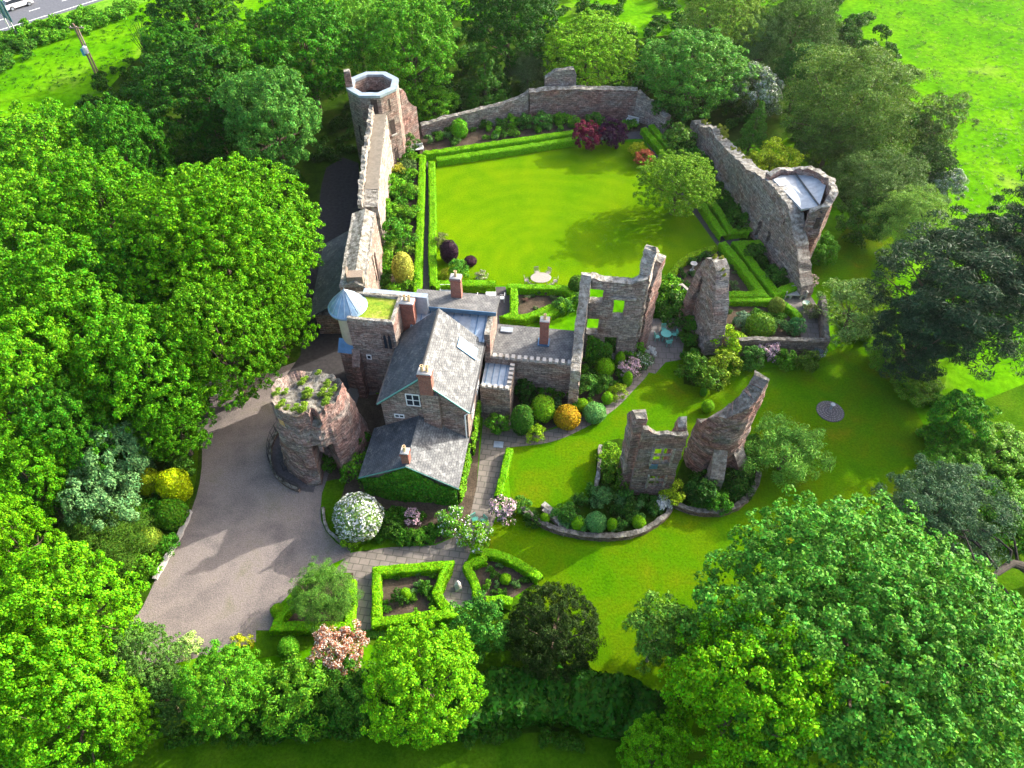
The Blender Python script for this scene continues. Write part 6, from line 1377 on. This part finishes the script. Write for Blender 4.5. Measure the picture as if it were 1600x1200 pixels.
# stone steps in the ruin bed
x, y = at(866, 812); t = thing('stone_steps', 'short flight of dark stone steps cutting down through the bed below the window ruin', 'steps', (x, y, 0))
for k in range(5):
    a = at(856 + k * 7, 797 + k * 8); mb = MB(); mb.box((*a, 0), (1.0, .42, .42 - .08 * k), -.75); mb.build('step', STONE_G, t)

# --- road furniture and the car
def rp_(s, o, z=0): p = Vector(R0) + rd * s + rn * o; return (p.x, p.y, z)
ra = math.atan2(rd.y, rd.x)
ps = [at(30, 61), at(20.5, 55)]
t = thing('road_sign', 'large dark teal road sign on two grey posts at the verge, seen from behind', 'sign', (*ps[0], 0))
for p in ps: mb = MB(); mb.tube([(*p, 0), (*p, 5.0)], .1, 8); mb.build('post', plain('galvanised_steel', (.50, .52, .52), .5, .5), t)
d = Vector((ps[0][0] - ps[1][0], ps[0][1] - ps[1][1])); a = math.atan2(d.y, d.x); c = ((ps[0][0] + ps[1][0]) / 2 - .25 * rd.x * 0, (ps[0][1] + ps[1][1]) / 2)
mb = MB(); nrm = Vector((-math.sin(a), math.cos(a))) * .14; mb.box((c[0] + nrm.x, c[1] + nrm.y, 2.4), (d.length + 1.2, .06, 2.9), a); mb.build('panel', SIGN_B, t)
p0 = at(153, 123); t = thing('utility_pole', 'twin wooden utility pole carrying a small transformer, in the roadside field', 'utility pole', (*p0, 0))
for dx, r in ((0, .13), (.42, .12)): mb = MB(); mb.tube([(p0[0] + dx, p0[1], 0), (p0[0] + dx * .8, p0[1], 7.2 - dx)], [r * 1.15, r * .85], 8); mb.build('pole', plain('creosoted_pole', (.26, .17, .12), .9, 0, .25), t)
mb = MB(); mb.lathe((p0[0] + .3, p0[1] - .38, 3.6), [(.28, 0), (.3, .1), (.3, .8), (.22, .9), (.05, .95)], 12); mb.build('transformer', plain('grey_transformer', (.55, .58, .6), .5), t)
mb = MB(); mb.box((p0[0] - .25, p0[1] - .2, 3.2), (.35, .2, .9)); mb.build('switch_box', plain('blue_box', (.05, .25, .42), .5), t)
mb = MB(); mb.box((p0[0] + .2, p0[1], 6.6), (1.9, .12, .12)); mb.build('crossarm', WOOD_D, t)
for k in range(3): mb = MB(); mb.lathe((p0[0] - .5 + k * .7, p0[1], 6.72), [(.06, 0), (.07, .1), (.04, .2)], 8); mb.build('insulator', PALES, t)
mb = MB(); mb.tube([(p0[0] + .5, p0[1] - .2, 3.9), (p0[0] + .45, p0[1] - .2, 6.3)], .04, 5); mb.build('conduit', LEAD_W, t)
car = thing('car', 'white hatchback driving along the road in the top left corner', 'car', rp_(5.6, 6.4), ra)
M = W[car.name]
def cbuild(V, Fc, name, m, parent=car, smooth=False): return mk(name, [tuple(M @ Vector(v)) for v in V], Fc, m, parent, smooth=smooth)
prof = [(-2.05, .30), (-2.1, .62), (-2.0, .95), (-1.15, .98), (.95, .95), (1.6, .88), (2.02, .70), (2.08, .32)]
V = []; Fc = []
for s, y in ((1, .80), (1, .87), (1, .87), (1, .80)): pass
ys = (-.87, -.80, .80, .87)
for y in (-.87, .87):
    for x, z in prof: V.append((x, y * (1 - .06 * abs(x) / 2.1), z))
n = len(prof); Fc = [tuple(range(n)), tuple(range(2 * n - 1, n - 1, -1))] + [(i, n + i, n + (i + 1) % n, (i + 1) % n) for i in range(n)]
body = cbuild(V, Fc, 'body', CARPAINT)
cab = [(-1.95, .955), (-1.6, 1.40), (-.9, 1.48), (.2, 1.46), (1.0, .965)]; V = []
for y, f in ((-.80, .86), (.80, .86)):
    for x, z in cab: V.append((x, y * (1 if z < 1 else f), z))
n = 5; cbuild(V, [tuple(range(n)), tuple(range(2 * n - 1, n - 1, -1))] + [(i, n + i, n + (i + 1) % n, (i + 1) % n) for i in range(n)], 'windows', GLASS)
rf = [(-1.62, 1.42), (-.9, 1.5), (.22, 1.48), (.3, 1.43)]; V = []
for y in (-.71, .71):
    for x, z in rf: V.append((x, y, z))
    for x, z in rf: V.append((x, y, z - .05))
cbuild(V, [(0, 1, 9, 8), (1, 2, 10, 9), (2, 3, 11, 10), (4, 12, 13, 5), (5, 13, 14, 6), (6, 14, 15, 7), (0, 4, 5, 1), (1, 5, 6, 2), (2, 6, 7, 3), (8, 9, 13, 12), (9, 10, 14, 13), (10, 11, 15, 14), (0, 8, 12, 4), (3, 7, 15, 11)], 'roof', CARPAINT)
for x in (-1.28, 1.32):
    for y in (-.80, .80):
        pts = [(.33, -.1), (.33, .1), (.24, .115), (.06, .115)]; V = []; Fc = []; k = 18
        prof_ = [(.05, -.1), (.31, -.1), (.33, -.07), (.33, .07), (.31, .1), (.05, .1)]
        for r, yy in prof_:
            for i in range(k): V.append((x + r * math.cos(2 * math.pi * i / k), y + yy, .33 + r * math.sin(2 * math.pi * i / k)))
        for j in range(len(prof_) - 1):
            for i in range(k): Fc.append((j * k + i, j * k + (i + 1) % k, (j + 1) * k + (i + 1) % k, (j + 1) * k + i))
        w = cbuild(V, Fc + [tuple(range(k)), tuple(range(5 * k, 6 * k))[::-1]], 'wheel', RUBBER)
        V = []; yy = y + (.108 if y > 0 else -.108)
        for i in range(k): V.append((x + .2 * math.cos(2 * math.pi * i / k), yy, .33 + .2 * math.sin(2 * math.pi * i / k)))
        for i in range(k): V.append((x + .2 * math.cos(2 * math.pi * i / k), yy - .004, .33 + .2 * math.sin(2 * math.pi * i / k)))
        cbuild(V, [tuple(range(k)), tuple(range(k, 2 * k))[::-1]] + [(i, (i + 1) % k, k + (i + 1) % k, k + i) for i in range(k)], 'rim', LEAD_W, w)
for y in (-.6, .6):
    bxv = [(2.0, y - .17, .58), (2.09, y - .17, .56), (2.09, y + .17, .56), (2.0, y + .17, .58), (1.92, y - .17, .74), (2.01, y - .17, .71), (2.01, y + .17, .71), (1.92, y + .17, .74)]
    cbuild(bxv, [(3, 2, 1, 0), (4, 5, 6, 7), (0, 1, 5, 4), (1, 2, 6, 5), (2, 3, 7, 6), (3, 0, 4, 7)], 'headlight', GLASS)

# ------------------------------------------------------------------ the air
mb = MB(); mb.box((0, 75, -1), (330, 330, 49.5))
m, nt, ns, ls, p = newmat('haze_air'); nt.nodes.remove(p)
pv = N(nt, 'ShaderNodeVolumePrincipled'); pv.inputs['Color'].default_value = (.9, .95, 1, 1); pv.inputs['Density'].default_value = .0001; pv.inputs['Anisotropy'].default_value = .65
ls.new(pv.outputs[0], nt.nodes['Material Output'].inputs['Volume'])
tag(mb.build('haze', m), kind='stuff')
